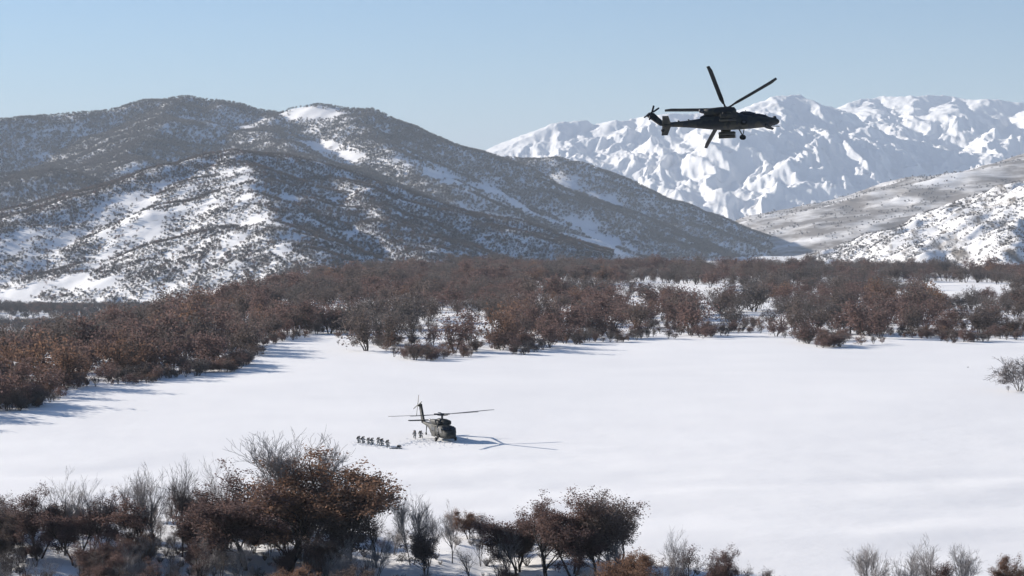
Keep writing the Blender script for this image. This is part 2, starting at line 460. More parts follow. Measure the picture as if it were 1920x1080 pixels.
def make_skeleton(rng, H, stems, spread, levels, kids, ratio, up, r0, trunk_frac, tw=0.012):
    """returns (thick tubes, fine tubes, tip points)"""
    thick, fine, tips = Tubes(), Tubes(), []
    def rec(p, d, L, r, lev):
        nseg = 4 if lev == 0 else (3 if lev < 3 else 2)
        pts, dn = branch(rng, p, d, L, 0.10 + 0.05 * lev, up, nseg)
        rr = np.linspace(r, max(tw * 0.7, r * 0.5), len(pts))
        (thick if lev < 2 else fine).add(pts, rr, 6 if lev == 0 else (4 if lev < 2 else 3))
        if lev >= levels:
            tips.append(pts[-1]); tips.append(pts[len(pts) // 2]); return
        nk = kids[min(lev, len(kids) - 1)]
        nk = max(2, int(round(nk * rng.uniform(0.75, 1.25))))
        for i in range(nk):
            f = rng.uniform(0.35 if lev else trunk_frac, 1.0) if i else 1.0
            x = f * nseg; j = min(int(x), nseg - 1)
            q = pts[j] + (pts[j + 1] - pts[j]) * (x - j)
            base = unit(pts[j + 1] - pts[j])
            side = unit(np.cross(base, rng.normal(0, 1, 3)))
            a = rng.uniform(0.35, 1.0) * spread * (0.45 if i == 0 else 1)
            rec(q, unit(base * math.cos(a) + side * math.sin(a)), L * ratio * rng.uniform(0.7, 1.2), max(tw, r * 0.5 * rng.uniform(0.7, 1.1)), lev + 1)
    for k in range(stems):
        a = 2 * math.pi * (k + rng.uniform(-.3, .3)) / stems
        lean = 0.0 if stems == 1 else rng.uniform(0.12, 0.42)
        d = unit(np.array((math.cos(a) * lean, math.sin(a) * lean, 1)))
        off = 0 if stems == 1 else 0.25
        rec(np.array((math.cos(a) * off, math.sin(a) * off, -0.3)), d, H * (0.46 if stems == 1 else rng.uniform(0.38, 0.5)), r0 * (1 if stems == 1 else 0.6), 0)
    return thick, fine, np.array(tips)

def leaf_quads(rng, centers, per, spread, size):
    n = len(centers) * per
    c = np.repeat(centers, per, 0) + rng.normal(0, spread, (n, 3)) * (1, 1, 0.75)
    a = rng.normal(0, 1, (n, 3)); a /= np.linalg.norm(a, axis=1)[:, None]
    b = rng.normal(0, 1, (n, 3)); b -= (a * b).sum(1)[:, None] * a; b /= np.linalg.norm(b, axis=1)[:, None]
    s = size * rng.uniform(0.6, 1.4, (n, 1))
    a = a * s; b = b * s * 0.62
    v = np.stack([c - a, c + b * 0.9 - a * 0.1, c + a, c - b], 1).reshape(-1, 3)
    q = np.arange(n * 4).reshape(-1, 4)
    return v, q

def normalise(ms, H):
    zs = max(v[:, 2].max() for v in ms)
    return H / zs

def oak(seed, H, leaf, stems=1, per=13, size=0.09, spread=0.30, wide=0.95, up=0.10, thin=1.0):
    rng = np.random.default_rng(seed)
    th, fi, tips = make_skeleton(rng, H, stems, wide, 3, (7, 5, 4), 0.62, up, 0.022 * H, 0.28)
    keep = rng.random(len(tips)) < thin
    v, q = leaf_quads(rng, tips[keep], per, spread, size)
    allv = np.concatenate(th.v + fi.v); s = H / np.concatenate([allv, v])[:, 2].max()
    tv = np.concatenate(th.v); fv = np.concatenate(fi.v)
    nt_ = len(tv)
    trunk = mesh_np('oak_trunk', np.concatenate([tv, fv]) * s, th.q + [tuple(i + nt_ for i in f) for f in fi.q], smooth=True, mats=[M['bark']])
    crown = mesh_np('oak_crown', v * s, q, mats=[leaf])
    return trunk, crown

def bare(seed, H, stems=1, mat='twig', bark='bark_grey', spread=0.62, kids=(8, 6, 5, 3), up=0.16, tw=0.013, ratio=0.62, r0=0.016):
    rng = np.random.default_rng(seed)
    th, fi, tips = make_skeleton(rng, H, stems, spread, 4, kids, ratio, up, r0 * H, 0.25, tw)
    s = H / np.concatenate(fi.v)[:, 2].max()
    for t_ in (th, fi): t_.v = [np.concatenate(t_.v) * s]
    return th.mesh('bare_trunk', M[bark]), fi.mesh('bare_crown', M[mat])

OAK = {'russet': [oak(11, 10, M['leaf_russet'], 1, 40), oak(12, 10, M['leaf_russet'], 3, 28, wide=0.8), oak(13, 10, M['leaf_russet'], 2, 33, wide=0.85)],
       'orange': [oak(21, 10, M['leaf_orange'], 2, 36, wide=0.9), oak(22, 10, M['leaf_orange'], 4, 22, wide=0.85, up=0.05)],
       'sparse': [oak(31, 10, M['leaf_russet'], 2, 12, thin=0.4, wide=0.7, up=0.16), oak(32, 10, M['leaf_dark'], 3, 10, thin=0.45, wide=0.7, up=0.16)],
       'dark': [oak(41, 10, M['leaf_dark'], 1, 40, wide=0.85), oak(42, 10, M['leaf_dark'], 3, 26, wide=0.75)]}
BARE = {'bare': [bare(51, 10, 1, kids=(11, 7, 5, 4)), bare(52, 10, 3, kids=(7, 6, 5, 3)), bare(53, 10, 2, kids=(8, 6, 5, 4), spread=0.55)],
        'darkbare': [bare(61, 10, 2, 'twig_dark', 'bark', kids=(7, 5, 4, 3), spread=0.7), bare(62, 10, 1, 'twig_dark', 'bark', kids=(9, 6, 4, 3), spread=0.75, up=0.06)],
        'frost': [bare(71, 10, 6, 'frost', 'bark_grey', kids=(6, 6, 5, 3), spread=1.0, up=0.02, tw=0.034)]}
MODELS = {**OAK, **BARE}

NAME = {'russet': 'oak_tree', 'orange': 'oak_tree', 'sparse': 'oak_tree', 'dark': 'oak_tree', 'bare': 'bare_tree', 'darkbare': 'bare_tree', 'frost': 'frosted_bush'}
def place_tree(kind, var, x, y, H, wide, rz, label, cat='tree', group=None, models=None, name=None, z=None):
    trunk, crown = (models or MODELS)[kind][var % len((models or MODELS)[kind])]
    e = bpy.data.objects.new(name or NAME[kind], None)
    col.objects.link(e)
    e.empty_display_size = 0.5
    e.location = (x, y, float(gz(x, y)) if z is None else z)
    e.rotation_euler = (0, 0, rz)
    s = H / 10.0
    e.scale = (s * wide, s * wide, s)
    tag(e, label, cat, group)
    link('trunk', trunk, e); link('crown', crown, e)
    return e

# --- the trees on the near bank, one by one: (photo x, base y, top y, kind, variant, width factor, label)
NEAR = [
 (2, 1040, 925, 'dark', 0, 0.8, 'dark oak at the very left edge of the near bank'),
 (72, 1050, 903, 'russet', 1, 0.75, 'brown oak with two knobbed tops second from the left edge'),
 (122, 1042, 873, 'bare', 0, 0.8, 'pale bare tree rising behind the leftmost brown oaks'),
 (172, 1046, 892, 'bare', 1, 0.7, 'small pale bare tree with a flat top behind a brown oak'),
 (142, 1062, 922, 'russet', 2, 0.85, 'brown oak in front of the pale leftmost bare tree'),
 (197, 1052, 926, 'sparse', 0, 0.8, 'thin brown oak between two fuller brown oaks'),
 (250, 1058, 922, 'russet', 0, 0.95, 'full brown oak under the bare grey tree tops'),
 (246, 1040, 880, 'bare', 2, 0.55, 'bare grey tree with a narrow top behind a full brown oak'),
 (288, 1040, 862, 'bare', 0, 0.75, 'spreading bare grey tree beside the tall dark stemmed one'),
 (340, 1044, 848, 'darkbare', 0, 0.62, 'tall narrow bare tree with a dark upright stem'),
 (395, 1062, 922, 'russet', 1, 0.9, 'brown oak leaning against the big oak clump'),
 (428, 1030, 852, 'bare', 1, 0.6, 'faint bare tree showing behind the big oak clump'),
 (572, 1050, 804, 'bare', 2, 0.85, 'tallest bare tree, rising above the big brown oak'),
 (566, 1046, 806, 'bare', 1, 1.0, 'bare tree with fanned twigs beside the tallest bare tree'),
 (462, 1070, 878, 'russet', 2, 1.0, 'dark brown oak on the near side of the big clump'),
 (610, 1066, 836, 'orange', 0, 1.05, 'big rust orange oak, the tallest leafy tree on the near bank'),
 (540, 1078, 892, 'russet', 0, 1.25, 'broad brown oak at the front of the big clump'),
 (655, 1072, 905, 'dark', 1, 0.9, 'dark brown oak on the flank of the rust orange oak'),
 (706, 1066, 902, 'darkbare', 1, 0.65, 'grey bare tree with slanting branches next to the big clump'),
 (772, 1060, 922, 'bare', 2, 0.6, 'slim pale bare tree at the start of the open gap'),
 (802, 1066, 917, 'bare', 1, 0.6, 'bare tree with two forked tops above a dark shrub'),
 (848, 1058, 934, 'bare', 0, 0.6, 'bare tree standing alone in the gap between the leafy clumps'),
 (798, 1082, 985, 'dark', 1, 0.75, 'low dark leafy tree in the shaded gap'),
 (902, 1062, 962, 'bare', 2, 0.6, 'short thin bare tree left of the three brown oaks'),
 (882, 1090, 1010, 'darkbare', 1, 0.8, 'small dark bush on the shaded snow bank'),
 (972, 1078, 930, 'russet', 2, 0.85, 'loose brown oak, first of the three standing together'),
 (1075, 1080, 903, 'russet', 1, 0.8, 'tall narrow brown oak, middle of the three standing together'),
 (1155, 1082, 910, 'dark', 1, 0.8, 'rounded dark brown oak, last of the three standing together'),
 (1025, 1088, 935, 'russet', 0, 0.85, 'lower brown oak in front of the three standing together'),
 (1122, 1090, 938, 'russet', 2, 0.8, 'brown oak tucked between the narrow oak and the rounded dark oak'),
 (1180, 1135, 1024, 'orange', 1, 0.85, 'rust orange bush at the lower edge beneath three brown oaks'),
 (1265, 1120, 988, 'bare', 1, 0.7, 'bare pinkish bush to the right of the rust orange bush'),
 (1282, 1130, 1018, 'sparse', 0, 0.85, 'thin reddish oak before the bare pinkish bush'),
 (1355, 1135, 1016, 'russet', 1, 0.6, 'narrow reddish oak standing at the edge of open snow'),
 (1432, 1140, 1050, 'sparse', 1, 0.8, 'last low brown bush before the wide open snow'),
 (1632, 1140, 1014, 'bare', 2, 0.75, 'first bare bush of the cluster near the lower right corner'),
 (1690, 1146, 1010, 'bare', 1, 0.8, 'middle bare bush of the cluster near the lower right corner'),
 (1748, 1140, 1000, 'bare', 0, 0.9, 'tallest bare bush of the cluster near the lower right corner'),
 (1806, 1146, 1022, 'bare', 2, 0.75, 'small bare bush beside the tallest of its cluster'),
 (1886, 1140, 1038, 'orange', 1, 0.6, 'small rust orange oak in the lower right corner'),
]
rnd = random.Random(4)
def ground_hit(px, py):
    """where the ray of a photo pixel meets the ground"""
    D = 120.0
    while D < 2500:
        p = W(px, py, D)
        if p[2] <= gz(p[0], p[1]): break
        D += 0.5
    return p
near_xy = []
for px, by, ty, kind, var, wd, lab in NEAR:
    p = ground_hit(px, by)
    z0 = float(gz(p[0], p[1]))
    H = W(px, ty, p[1])[2] - z0
    near_xy.append((p[0], p[1]))
    place_tree(kind, var, p[0], p[1], H, wd * (1.65 if kind in OAK else 1.4), rnd.uniform(0, 6.28), lab, 'bush' if 'bush' in lab else 'tree', 'trees on the near bank')

# frosted bush at the right edge of the field
p = ground_hit(1912, 734)
place_tree('frost', 0, p[0], p[1], 7.2, 1.25, 1.0, 'frosty grey bush at the right edge of the snow field', 'bush')
# ------------------------------------------------------------------ the wood beyond the field
def wood_tree(seed, leaf, stems, per, size, spread, wide, up):
    rng = np.random.default_rng(seed)
    th, fi, tips = make_skeleton(rng, 10, stems, wide, 2, (6, 5), 0.6, up, 0.2, 0.15, 0.03)
    v, q = leaf_quads(rng, tips, per, spread, size)
    s = 10 / v[:, 2].max()
    tv = np.concatenate(th.v); fv = np.concatenate(fi.v); n = len(tv)
    trunk = mesh_np('wood_trunk', np.concatenate([tv, fv]) * s, th.q + [tuple(i + n for i in f) for f in fi.q], smooth=True, mats=[M['bark']])
    return trunk, mesh_np('wood_crown', v * s, q, mats=[leaf])
WOOD = {'russet': [wood_tree(101, M['leaf_russet'], 3, 5, 0.24, 0.62, 0.95, 0.06), wood_tree(102, M['leaf_russet'], 4, 4, 0.24, 0.6, 0.9, 0.06), wood_tree(103, M['leaf_russet'], 2, 7, 0.25, 0.7, 1.0, 0.05)],
        'orange': [wood_tree(104, M['leaf_orange'], 4, 5, 0.24, 0.62, 0.95, 0.04)],
        'dark': [wood_tree(105, M['leaf_dark'], 3, 5, 0.22, 0.6, 0.85, 0.09), wood_tree(106, M['leaf_dark'], 4, 4, 0.23, 0.65, 0.95, 0.06)],
        'grey': [wood_tree(107, M['brush'], 3, 5, 0.19, 0.6, 0.8, 0.12), wood_tree(108, M['brush'], 5, 4, 0.19, 0.55, 0.85, 0.10)]}
WK = [(k, i) for k in WOOD for i in range(len(WOOD[k]))]

# field outline (photo pixels on the flat field); trees stand beyond it
OUT_PX = np.array([-300, 0, 60, 130, 180, 250, 330, 440, 480, 520, 600, 645, 680, 760, 830, 900, 980, 1050, 1110, 1200, 1320, 1400, 1480, 1530, 1600, 1700, 1800, 1900, 2300.])
OUT_PY = np.array([840, 782, 765, 742, 722, 722, 706, 696, 672, 640, 628, 636, 664, 674, 678, 668, 668, 648, 640, 640, 636, 628, 634, 652, 648, 640, 642, 636, 640.])
OUT_D = 140000 / (OUT_PY - 400.0)
rs = np.random.default_rng(7)
cand = []
SP = 4.6
# jittered candidates over the plateau
ys = np.arange(300, 1760, SP)
for y in ys:
    xw = 1500 / F * y
    xs = np.arange(-xw, xw, SP) + rs.uniform(-SP * .45, SP * .45, len(np.arange(-xw, xw, SP)))
    yy = y + rs.uniform(-SP * .45, SP * .45, len(xs))
    cand.append(np.stack([xs, yy], 1))
cand = np.concatenate(cand)
cx, cy = cand[:, 0], cand[:, 1]
cpx = 960 + F * cx / cy
outd = np.interp(cpx, OUT_PX, OUT_D)
pl = np.interp(cpx, PLAT_PX, PLAT_D)
depth_in = cy - outd                                       # metres behind the field edge
# clearings: wider towards the right
nz = fbm(cx / 34, cy / 60, 3, 301)
dens = 0.62 + 0.0 * nz
right = smooth01((cpx - 850) / 500)
dens = dens - right * 0.16 + nz * (0.40 + 0.35 * right)
left = smooth01((700 - cpx) / 300)
dens = dens + left * 0.15
edge_thin = smooth01((34 - depth_in) / 30)
dens = dens - edge_thin * (0.30 + 0.10 * left - 0.5 * nz)
dens = np.where(depth_in < 3, 0, dens)
dens = np.where(cy > pl + 120, 0, dens)
# snowy clearing seen among the trees right of the middle
pp = PROJ(cx, cy, gz(cx, cy))
clear = np.exp(-(((pp[0] - 1260) / 170) ** 2 + ((pp[1] - 552) / 16) ** 2)) + 0.7 * np.exp(-(((pp[0] - 1420) / 40) ** 2 + ((pp[1] - 592) / 14) ** 2)) + np.exp(-(((pp[0] - 1800) / 110) ** 2 + ((pp[1] - 545) / 14) ** 2)) + 0.7 * np.exp(-(((pp[0] - 870) / 60) ** 2 + ((pp[1] - 615) / 25) ** 2))
dens = dens - 1.1 * clear
sel = rs.random(len(cx)) < np.clip(dens, 0, 1) * (0.235 + 0.05 * left)
cx, cy, cpx, depth_in = cx[sel], cy[sel], cpx[sel], depth_in[sel]
cz = gz(cx, cy)
n = len(cx)
hue = fbm(cx / 60, cy / 120, 2, 310) + rs.normal(0, 0.35, n)
hue = hue - smooth01((cy - 700) / 500) * 0.25 + 0.25 * smooth01((cpx - 1050) / 200) * smooth01((750 - cy) / 100)
kind_i = np.where(hue > 0.75, 3, np.where(hue > 0.05, rs.integers(0, 3, n), np.where(hue > -0.45, 4 + rs.integers(0, 2, n), 6 + rs.integers(0, 2, n))))
Ht = np.clip(rs.normal(8.2, 2.0, n) + 1.8 * fbm(cx / 25, cy / 45, 2, 333), 3.2, 14) * (1 - 0.25 * smooth01((16 - depth_in) / 16) * rs.random(n))
Wd = rs.uniform(0.95, 1.5, n)
rz = rs.uniform(0, 6.28, n)
# the 300 that show largest: a small depth buffer, near to far
order = np.argsort(cy)
cover = np.zeros((270, 480), bool); vis = np.zeros(n)
for i in order:
    u, vb = PROJ(cx[i], cy[i], cz[i]); _, vt = PROJ(cx[i], cy[i], cz[i] + Ht[i])
    hw = Wd[i] * Ht[i] * 0.36 * F / cy[i]
    x0, x1 = int(max(0, (u - hw) / 4)), int(min(479, (u + hw) / 4)); y0, y1 = int(max(0, vt / 4)), int(min(269, vb / 4))
    if x1 <= x0 or y1 <= y0: continue
    blk = cover[y0:y1, x0:x1]
    vis[i] = (~blk).sum()
    blk[:] = True
top300 = set(np.argsort(-vis)[:300].tolist())
KNAME = {'russet': 'russet leaved oak', 'orange': 'rust orange oak', 'dark': 'dark brown oak', 'grey': 'grey bare tree'}
ZN = [(190, 'at the left margin'), (450, 'above the long tree shadows'), (660, 'by the bay of open snow'), (880, 'straight behind the landed helicopter'), (1120, 'right of the landed helicopter'), (1400, 'under the flying helicopter'), (1640, 'below the rocky hillside'), (9999, 'near the frosty bush')]
def zone(px, d):
    return ('edging the field ' if d < 22 else 'inside the far wood ') + next(t_ for lim, t_ in ZN if px < lim)
def size_word(h_): return 'tall ' if h_ > 9.8 else ('low ' if h_ < 6.8 else '')
for i in sorted(top300, key=lambda j: cy[j]):
    k, v = WK[kind_i[i]]
    place_tree(k, v, cx[i], cy[i], Ht[i], Wd[i], rz[i], f'{size_word(Ht[i])}{KNAME[k]} {zone(cpx[i], depth_in[i])}', 'tree', f'{size_word(Ht[i])}{KNAME[k]}s {zone(cpx[i], depth_in[i])}', WOOD, 'bare_tree' if k == 'grey' else 'oak_tree', float(cz[i]))

# the rest of the wood, the hillside brush and the undergrowth are masses: points that carry shared tree meshes
def joined(name, a, b):
    va = np.empty(len(a.vertices) * 3, np.float32); a.vertices.foreach_get('co', va)
    vb = np.empty(len(b.vertices) * 3, np.float32); b.vertices.foreach_get('co', vb)
    qa = np.empty(len(a.loops), np.int32); a.loops.foreach_get('vertex_index', qa)
    qb = np.empty(len(b.loops), np.int32); b.loops.foreach_get('vertex_index', qb)
    va = va.reshape(-1, 3); vb = vb.reshape(-1, 3)
    qa = qa.reshape(-1, 4); qb = qb.reshape(-1, 4) + len(va)
    return mesh_np(name, np.concatenate([va, vb]), np.concatenate([qa, qb]), mats=[a.materials[0], b.materials[0]], midx=[0] * len(qa) + [1] * len(qb))

def scatter(name, label, pts, rotz, scl, wid, idx, meshes):
    src = bpy.data.collections.new(name + '_models')
    for i, me in enumerate(meshes):
        o = bpy.data.objects.new(f'{name}_model_{i:02d}', me); src.objects.link(o)
    me = mesh_np(name, pts)
    for nm, typ, arr in (('rotz', 'FLOAT', rotz), ('scl', 'FLOAT', scl), ('wid', 'FLOAT', wid), ('idx', 'INT', idx)):
        at = me.attributes.new(nm, typ, 'POINT'); at.data.foreach_set('value', np.asarray(arr, np.int32 if typ == 'INT' else np.float32))
    o = link(name, me)
    ng = bpy.data.node_groups.new(name + '_scatter', 'GeometryNodeTree')
    ng.interface.new_socket('Geometry', in_out='INPUT', socket_type='NodeSocketGeometry')
    ng.interface.new_socket('Geometry', in_out='OUTPUT', socket_type='NodeSocketGeometry')
    gi = ng.nodes.new('NodeGroupInput'); go = ng.nodes.new('NodeGroupOutput')
    ci = ng.nodes.new('GeometryNodeCollectionInfo'); ci.inputs['Collection'].default_value = src
    ci.inputs['Separate Children'].default_value = True; ci.inputs['Reset Children'].default_value = True
    iop = ng.nodes.new('GeometryNodeInstanceOnPoints'); iop.inputs['Pick Instance'].default_value = True
    def attr(nm, typ):
        a = ng.nodes.new('GeometryNodeInputNamedAttribute'); a.data_type = typ; a.inputs['Name'].default_value = nm
        return a.outputs['Attribute']
    cr = ng.nodes.new('ShaderNodeCombineXYZ'); ng.links.new(attr('rotz', 'FLOAT'), cr.inputs[2])
    cs = ng.nodes.new('ShaderNodeCombineXYZ')
    wv = attr('wid', 'FLOAT'); sv = attr('scl', 'FLOAT')
    ng.links.new(wv, cs.inputs[0]); ng.links.new(wv, cs.inputs[1]); ng.links.new(sv, cs.inputs[2])
    ng.links.new(gi.outputs[0], iop.inputs['Points']); ng.links.new(ci.outputs[0], iop.inputs['Instance'])
    ng.links.new(attr('idx', 'INT'), iop.inputs['Instance Index'])
    ng.links.new(cr.outputs[0], iop.inputs['Rotation']); ng.links.new(cs.outputs[0], iop.inputs['Scale'])
    ng.links.new(iop.outputs[0], go.inputs[0])
    md = o.modifiers.new('scatter', 'NODES'); md.node_group = ng
    tag(o, label, None, None, 'stuff')
    return o

rest = np.array([i for i in range(n) if i not in top300])
wm = [joined(f'wood_model_{i}', *WOOD[k][v]) for i, (k, v) in enumerate(WK)]
scatter('distant_wood', 'mass of brown and grey oaks filling the far wood', np.stack([cx, cy, cz], 1)[rest], rz[rest], Ht[rest] / 10, Wd[rest] * Ht[rest] / 10, kind_i[rest], wm)

# hillside brush: small bare trees, a few dozen faces each
def brush_mesh(seed, leaf, nq, wide):
    """small leafless tree: a few stems and a fan of thin upward twig slivers"""
    rng = np.random.default_rng(seed)
    tb = Tubes()
    for k in range(3):
        a = rng.uniform(0, 6.28); d = unit(np.array((math.cos(a) * .4, math.sin(a) * .4, 1)))
        tb.add(np.array([(0, 0, -0.05), d * 0.75]), np.array([0.028, 0.012]), 3)
    c = rng.normal(0, 1, (nq, 3)); c /= np.linalg.norm(c, axis=1)[:, None]
    c *= rng.uniform(0.2, 1, (nq, 1)) ** 0.5 * (0.42 * wide, 0.42 * wide, 0.34); c[:, 2] += 0.58
    out = c * (1, 1, 0) + np.array((0, 0, 0.75)) * rng.uniform(0.5, 1.1, (nq, 1)) + rng.normal(0, 0.22, (nq, 3))
    out /= np.linalg.norm(out, axis=1)[:, None]
    sd = np.cross(out, rng.normal(0, 1, (nq, 3))); sd /= np.linalg.norm(sd, axis=1)[:, None]
    L = rng.uniform(0.14, 0.26, (nq, 1)); wd_ = rng.uniform(0.016, 0.034, (nq, 1))
    v = np.stack([c - out * L - sd * wd_, c - out * L + sd * wd_, c + out * L + sd * wd_ * .5, c + out * L - sd * wd_ * .5], 1).reshape(-1, 3)
    q = np.arange(nq * 4).reshape(-1, 4)
    tv = np.concatenate(tb.v)
    return mesh_np(f'brush_{seed}', np.concatenate([tv, v]), np.concatenate([np.array(tb.q), q + len(tv)]), mats=[M['bark'], leaf], midx=[0] * len(tb.q) + [1] * len(q))
BR = [brush_mesh(201, M['scrub'], 52, 1.0), brush_mesh(202, M['scrub'], 44, 1.25), brush_mesh(203, M['scrub_brown'], 48, 1.0), brush_mesh(204, M['leaf_russet'], 44, 1.1)]

def hill_points(key, px0, px1, d0, d1, spacing, densf, seed, hmin, hmax):
    hf = HILLS[key][0]
    rng = np.random.default_rng(seed)
    area = ((px1 - px0) / F) * (d1 * d1 - d0 * d0) / 2
    m = int(area / spacing ** 2)
    D = np.sqrt(rng.uniform(d0 * d0, d1 * d1, m)); P = rng.uniform(px0, px1, m); X = (P - 960) / F * D
    Z = hf(X, D)
    u, v = PROJ(X, D, Z)
    k = (v > 150) & (v < 640) & (rng.random(len(X)) < densf(X, D, u, v))
    X, D, Z = X[k], D[k], Z[k]
    e = 12.0
    gy = (hf(X, D + e) - Z) / e
    k = (gy + (35 - Z) / D > -0.10) & (Z > gz(X, D) - 1)   # leave out the far sides nobody sees
    X, D, Z = X[k], D[k], Z[k]
    hs = rng.uniform(hmin, hmax, len(X))
    return np.stack([X, D, Z], 1), rng.uniform(0, 6.28, len(X)), hs, hs * rng.uniform(0.85, 1.25, len(X)), rng

def bump2(u, v, cu, cv, ru, rv, rot=0):
    c, s = math.cos(rot), math.sin(rot)
    a = (u - cu) * c + (v - cv) * s; b = -(u - cu) * s + (v - cv) * c
    return np.exp(-((a / ru) ** 2 + (b / rv) ** 2))

def dens_A(X, Y, u, v):
    nzz = fbm(X / 90, Y / 140, 4, 401); st = fbm((X * 0.5 + Y) / 160, (X - 0.3 * Y) / 60, 3, 402)
    d = 0.95 + 0.45 * nzz + 0.35 * fbm(X / 350, Y / 500, 2, 409)
    d -= 1.6 * bump2(u, v, 595, 214, 55, 11) + 1.0 * bump2(u, v, 620, 285, 95, 24, 0.25) + 0.8 * bump2(u, v, 265, 312, 75, 14, -0.35)
    d -= 0.45 * bump2(u, v, 420, 235, 120, 22)
    sh = smooth01((u - 690) / 80)
    cr = np.interp(u, [600, 670, 760, 880, 1000, 1120, 1240, 1330], [200, 205, 238, 288, 335, 388, 445, 495])
    tt = v - cr + 16 * fbm(X / 160, Y / 260, 2, 405)
    strip = np.exp(-((tt - 62) / 17) ** 2) + 0.9 * np.exp(-((tt - 112) / 15) ** 2) * smooth01((u - 820) / 60)
    d = d * (1 - sh) + sh * (0.98 + 0.5 * st - 1.05 * strip)
    return np.clip(d, 0, 1)
def dens_A2(X, Y, u, v):
    st = fbm((X * 0.5 + Y) / 160, (X - 0.3 * Y) / 60, 3, 412)
    cr = np.interp(u, [860, 960, 1050, 1150, 1280, 1400, 1480], [310, 296, 296, 341, 402, 457, 500])
    tt = v - cr + 10 * fbm(X / 160, Y / 260, 2, 415)
    return np.clip(0.95 + 0.6 * st - 0.95 * np.exp(-((tt - 46) / 13) ** 2) - 0.8 * np.exp(-((tt - 86) / 12) ** 2), 0, 1)
def dens_B(X, Y, u, v):
    nzz = fbm(X / 45, Y / 90, 4, 421); st = fbm((X * 0.6 + Y) / 120, (X - 0.4 * Y) / 40, 3, 422)
    shade = smooth01((u - 430 - (v - 283) * 0.45) / 60)
    crest = np.interp(u, [-400, 0, 150, 300, 440, 520, 640, 760, 1000], [500, 418, 368, 314, 283, 291, 324, 374, 495])
    near_crest = smooth01((34 - (v - crest)) / 14) * smooth01((600 - u) / 100)
    d = 0.44 + 0.85 * nzz + 0.3 * fbm(X / 200, Y / 300, 2, 429) + 1.3 * near_crest + shade * (0.55 + 0.7 * st) + 0.45 * smooth01((v - 470) / 30) * smooth01((u - 480) / 80) + 0.25 * smooth01((v - 450) / 40)
    d -= 0.9 * bump2(u, v, 460, 288, 45, 8) + 1.2 * bump2(u, v, 150, 532, 60, 12) + 1.2 * bump2(u, v, 5, 560, 45, 12)
    return np.clip(d, 0, 1)
def dens_C1(X, Y, u, v):
    return np.clip(0.20 + 0.7 * fbm((X + Y) / 300, (X - Y) / 90, 3, 431), 0, 1)
def dens_C2(X, Y, u, v):
    crest = np.interp(u, [1420, 1490, 1600, 1700, 1800, 1920, 2200], [535, 494, 466, 428, 384, 338, 250])
    return np.clip(0.26 + 1.1 * fbm((X + 0.5 * Y) / 120, (X - Y) / 26, 3, 441) + 0.6 * bump2(u, v, 1890, 430, 60, 45) + 0.5 * smooth01((22 - (v - crest)) / 14), 0, 1)
def dens_V(X, Y, u, v):
    return np.clip(0.72 + 0.8 * fbm(X / 60, Y / 120, 3, 451) - 1.2 * bump2(u, v, 150, 532, 70, 14) - 1.2 * bump2(u, v, 5, 560, 50, 13), 0, 1)
HILLS['V'] = (lambda x, y: gz(x, y), None)
packs = [hill_points('A', -560, 1421, 3500, 6300, 5.3, dens_A, 1, 4, 8), hill_points('A2', 822, 1600, 4200, 6300, 6.5, dens_A2, 2, 5, 8),
         hill_points('B', -420, 1150, 1950, 3500, 3.7, dens_B, 3, 1.8, 4.6), hill_points('C1', 1220, 2380, 5300, 9000, 16, dens_C1, 4, 4, 7),
         hill_points('C2', 1400, 2380, 3000, 4400, 5.5, dens_C2, 5, 2.0, 4.5), hill_points('V', -420, 720, 500, 2400, 6.2, dens_V, 6, 4, 7.5)]
LB = ['bare grey wood covering the large back hill', 'bare brush covering the shaded spur behind', 'bare brush speckling the nearer rounded hill', 'thin scrub on the long valley slope', 'scrub among the rocks of the sunlit hillside', 'bare brush on the snowy valley floor below the rounded hill']
PR = [(.5, .3, .2, 0), (.5, .3, .2, 0), (.4, .3, .2, .1), (.5, .3, .2, 0), (.4, .3, .3, 0), (.35, .3, .2, .15)]
for (pts, r_, s_, w_, rg), lab, pr in zip(packs, LB, PR):
    k = np.ones(len(pts), bool)
    if lab.startswith('bare brush on the snowy'):
        c_ = 960 + F * pts[:, 0] / pts[:, 1]
        k = pts[:, 1] > np.interp(c_, PLAT_PX, PLAT_D) + 125
    scatter('hillside_brush', lab, pts[k], r_[k], s_[k], w_[k], rg.choice(4, k.sum(), p=pr), BR)

# undergrowth on the near bank: low twiggy shrubs
def shrub(seed, mat):
    rng = np.random.default_rng(seed); tb = Tubes()
    for k in range(46):
        a = rng.uniform(0, 6.28); l = rng.uniform(.2, .9)
        d = unit(np.array((math.cos(a) * l, math.sin(a) * l, 1))); L = rng.uniform(.5, 1.0)
        p0 = np.array((math.cos(a) * .08, math.sin(a) * .08, -0.05)); p1 = p0 + d * L * .6
        tb.add(np.array([p0, p1, p1 + unit(d + rng.normal(0, .35, 3)) * L * .4]), np.array([.014, .010, .006]), 3)
        for j in range(2): tb.add(np.array([p1, p1 + unit(d + rng.normal(0, .5, 3)) * L * .35]), np.array([.009, .006]), 3)
    return tb.mesh(f'shrub_{seed}', M[mat])
SH = [shrub(1, 'twig_dark'), shrub(2, 'twig'), shrub(3, 'twig_dark')]
rg = np.random.default_rng(99)
P = rg.uniform(-200, 2100, 5200); D = rg.uniform(150, 262, 5200); X = (P - 960) / F * D
e = np.interp(P, EDGE_PX, EDGE_D)
cov = np.interp(P, [-200, 700, 760, 900, 980, 1300, 1450, 1600, 1900, 2100], [.8, .8, .55, .5, .7, .6, .15, .35, .4, .4])
k = (D < e - 2) & (rg.random(5200) < cov * np.clip(0.55 + fbm(X / 8, D / 8, 2, 77), 0, 1))
X, D = X[k], D[k]; s_ = rg.uniform(0.35, 1.2, k.sum())
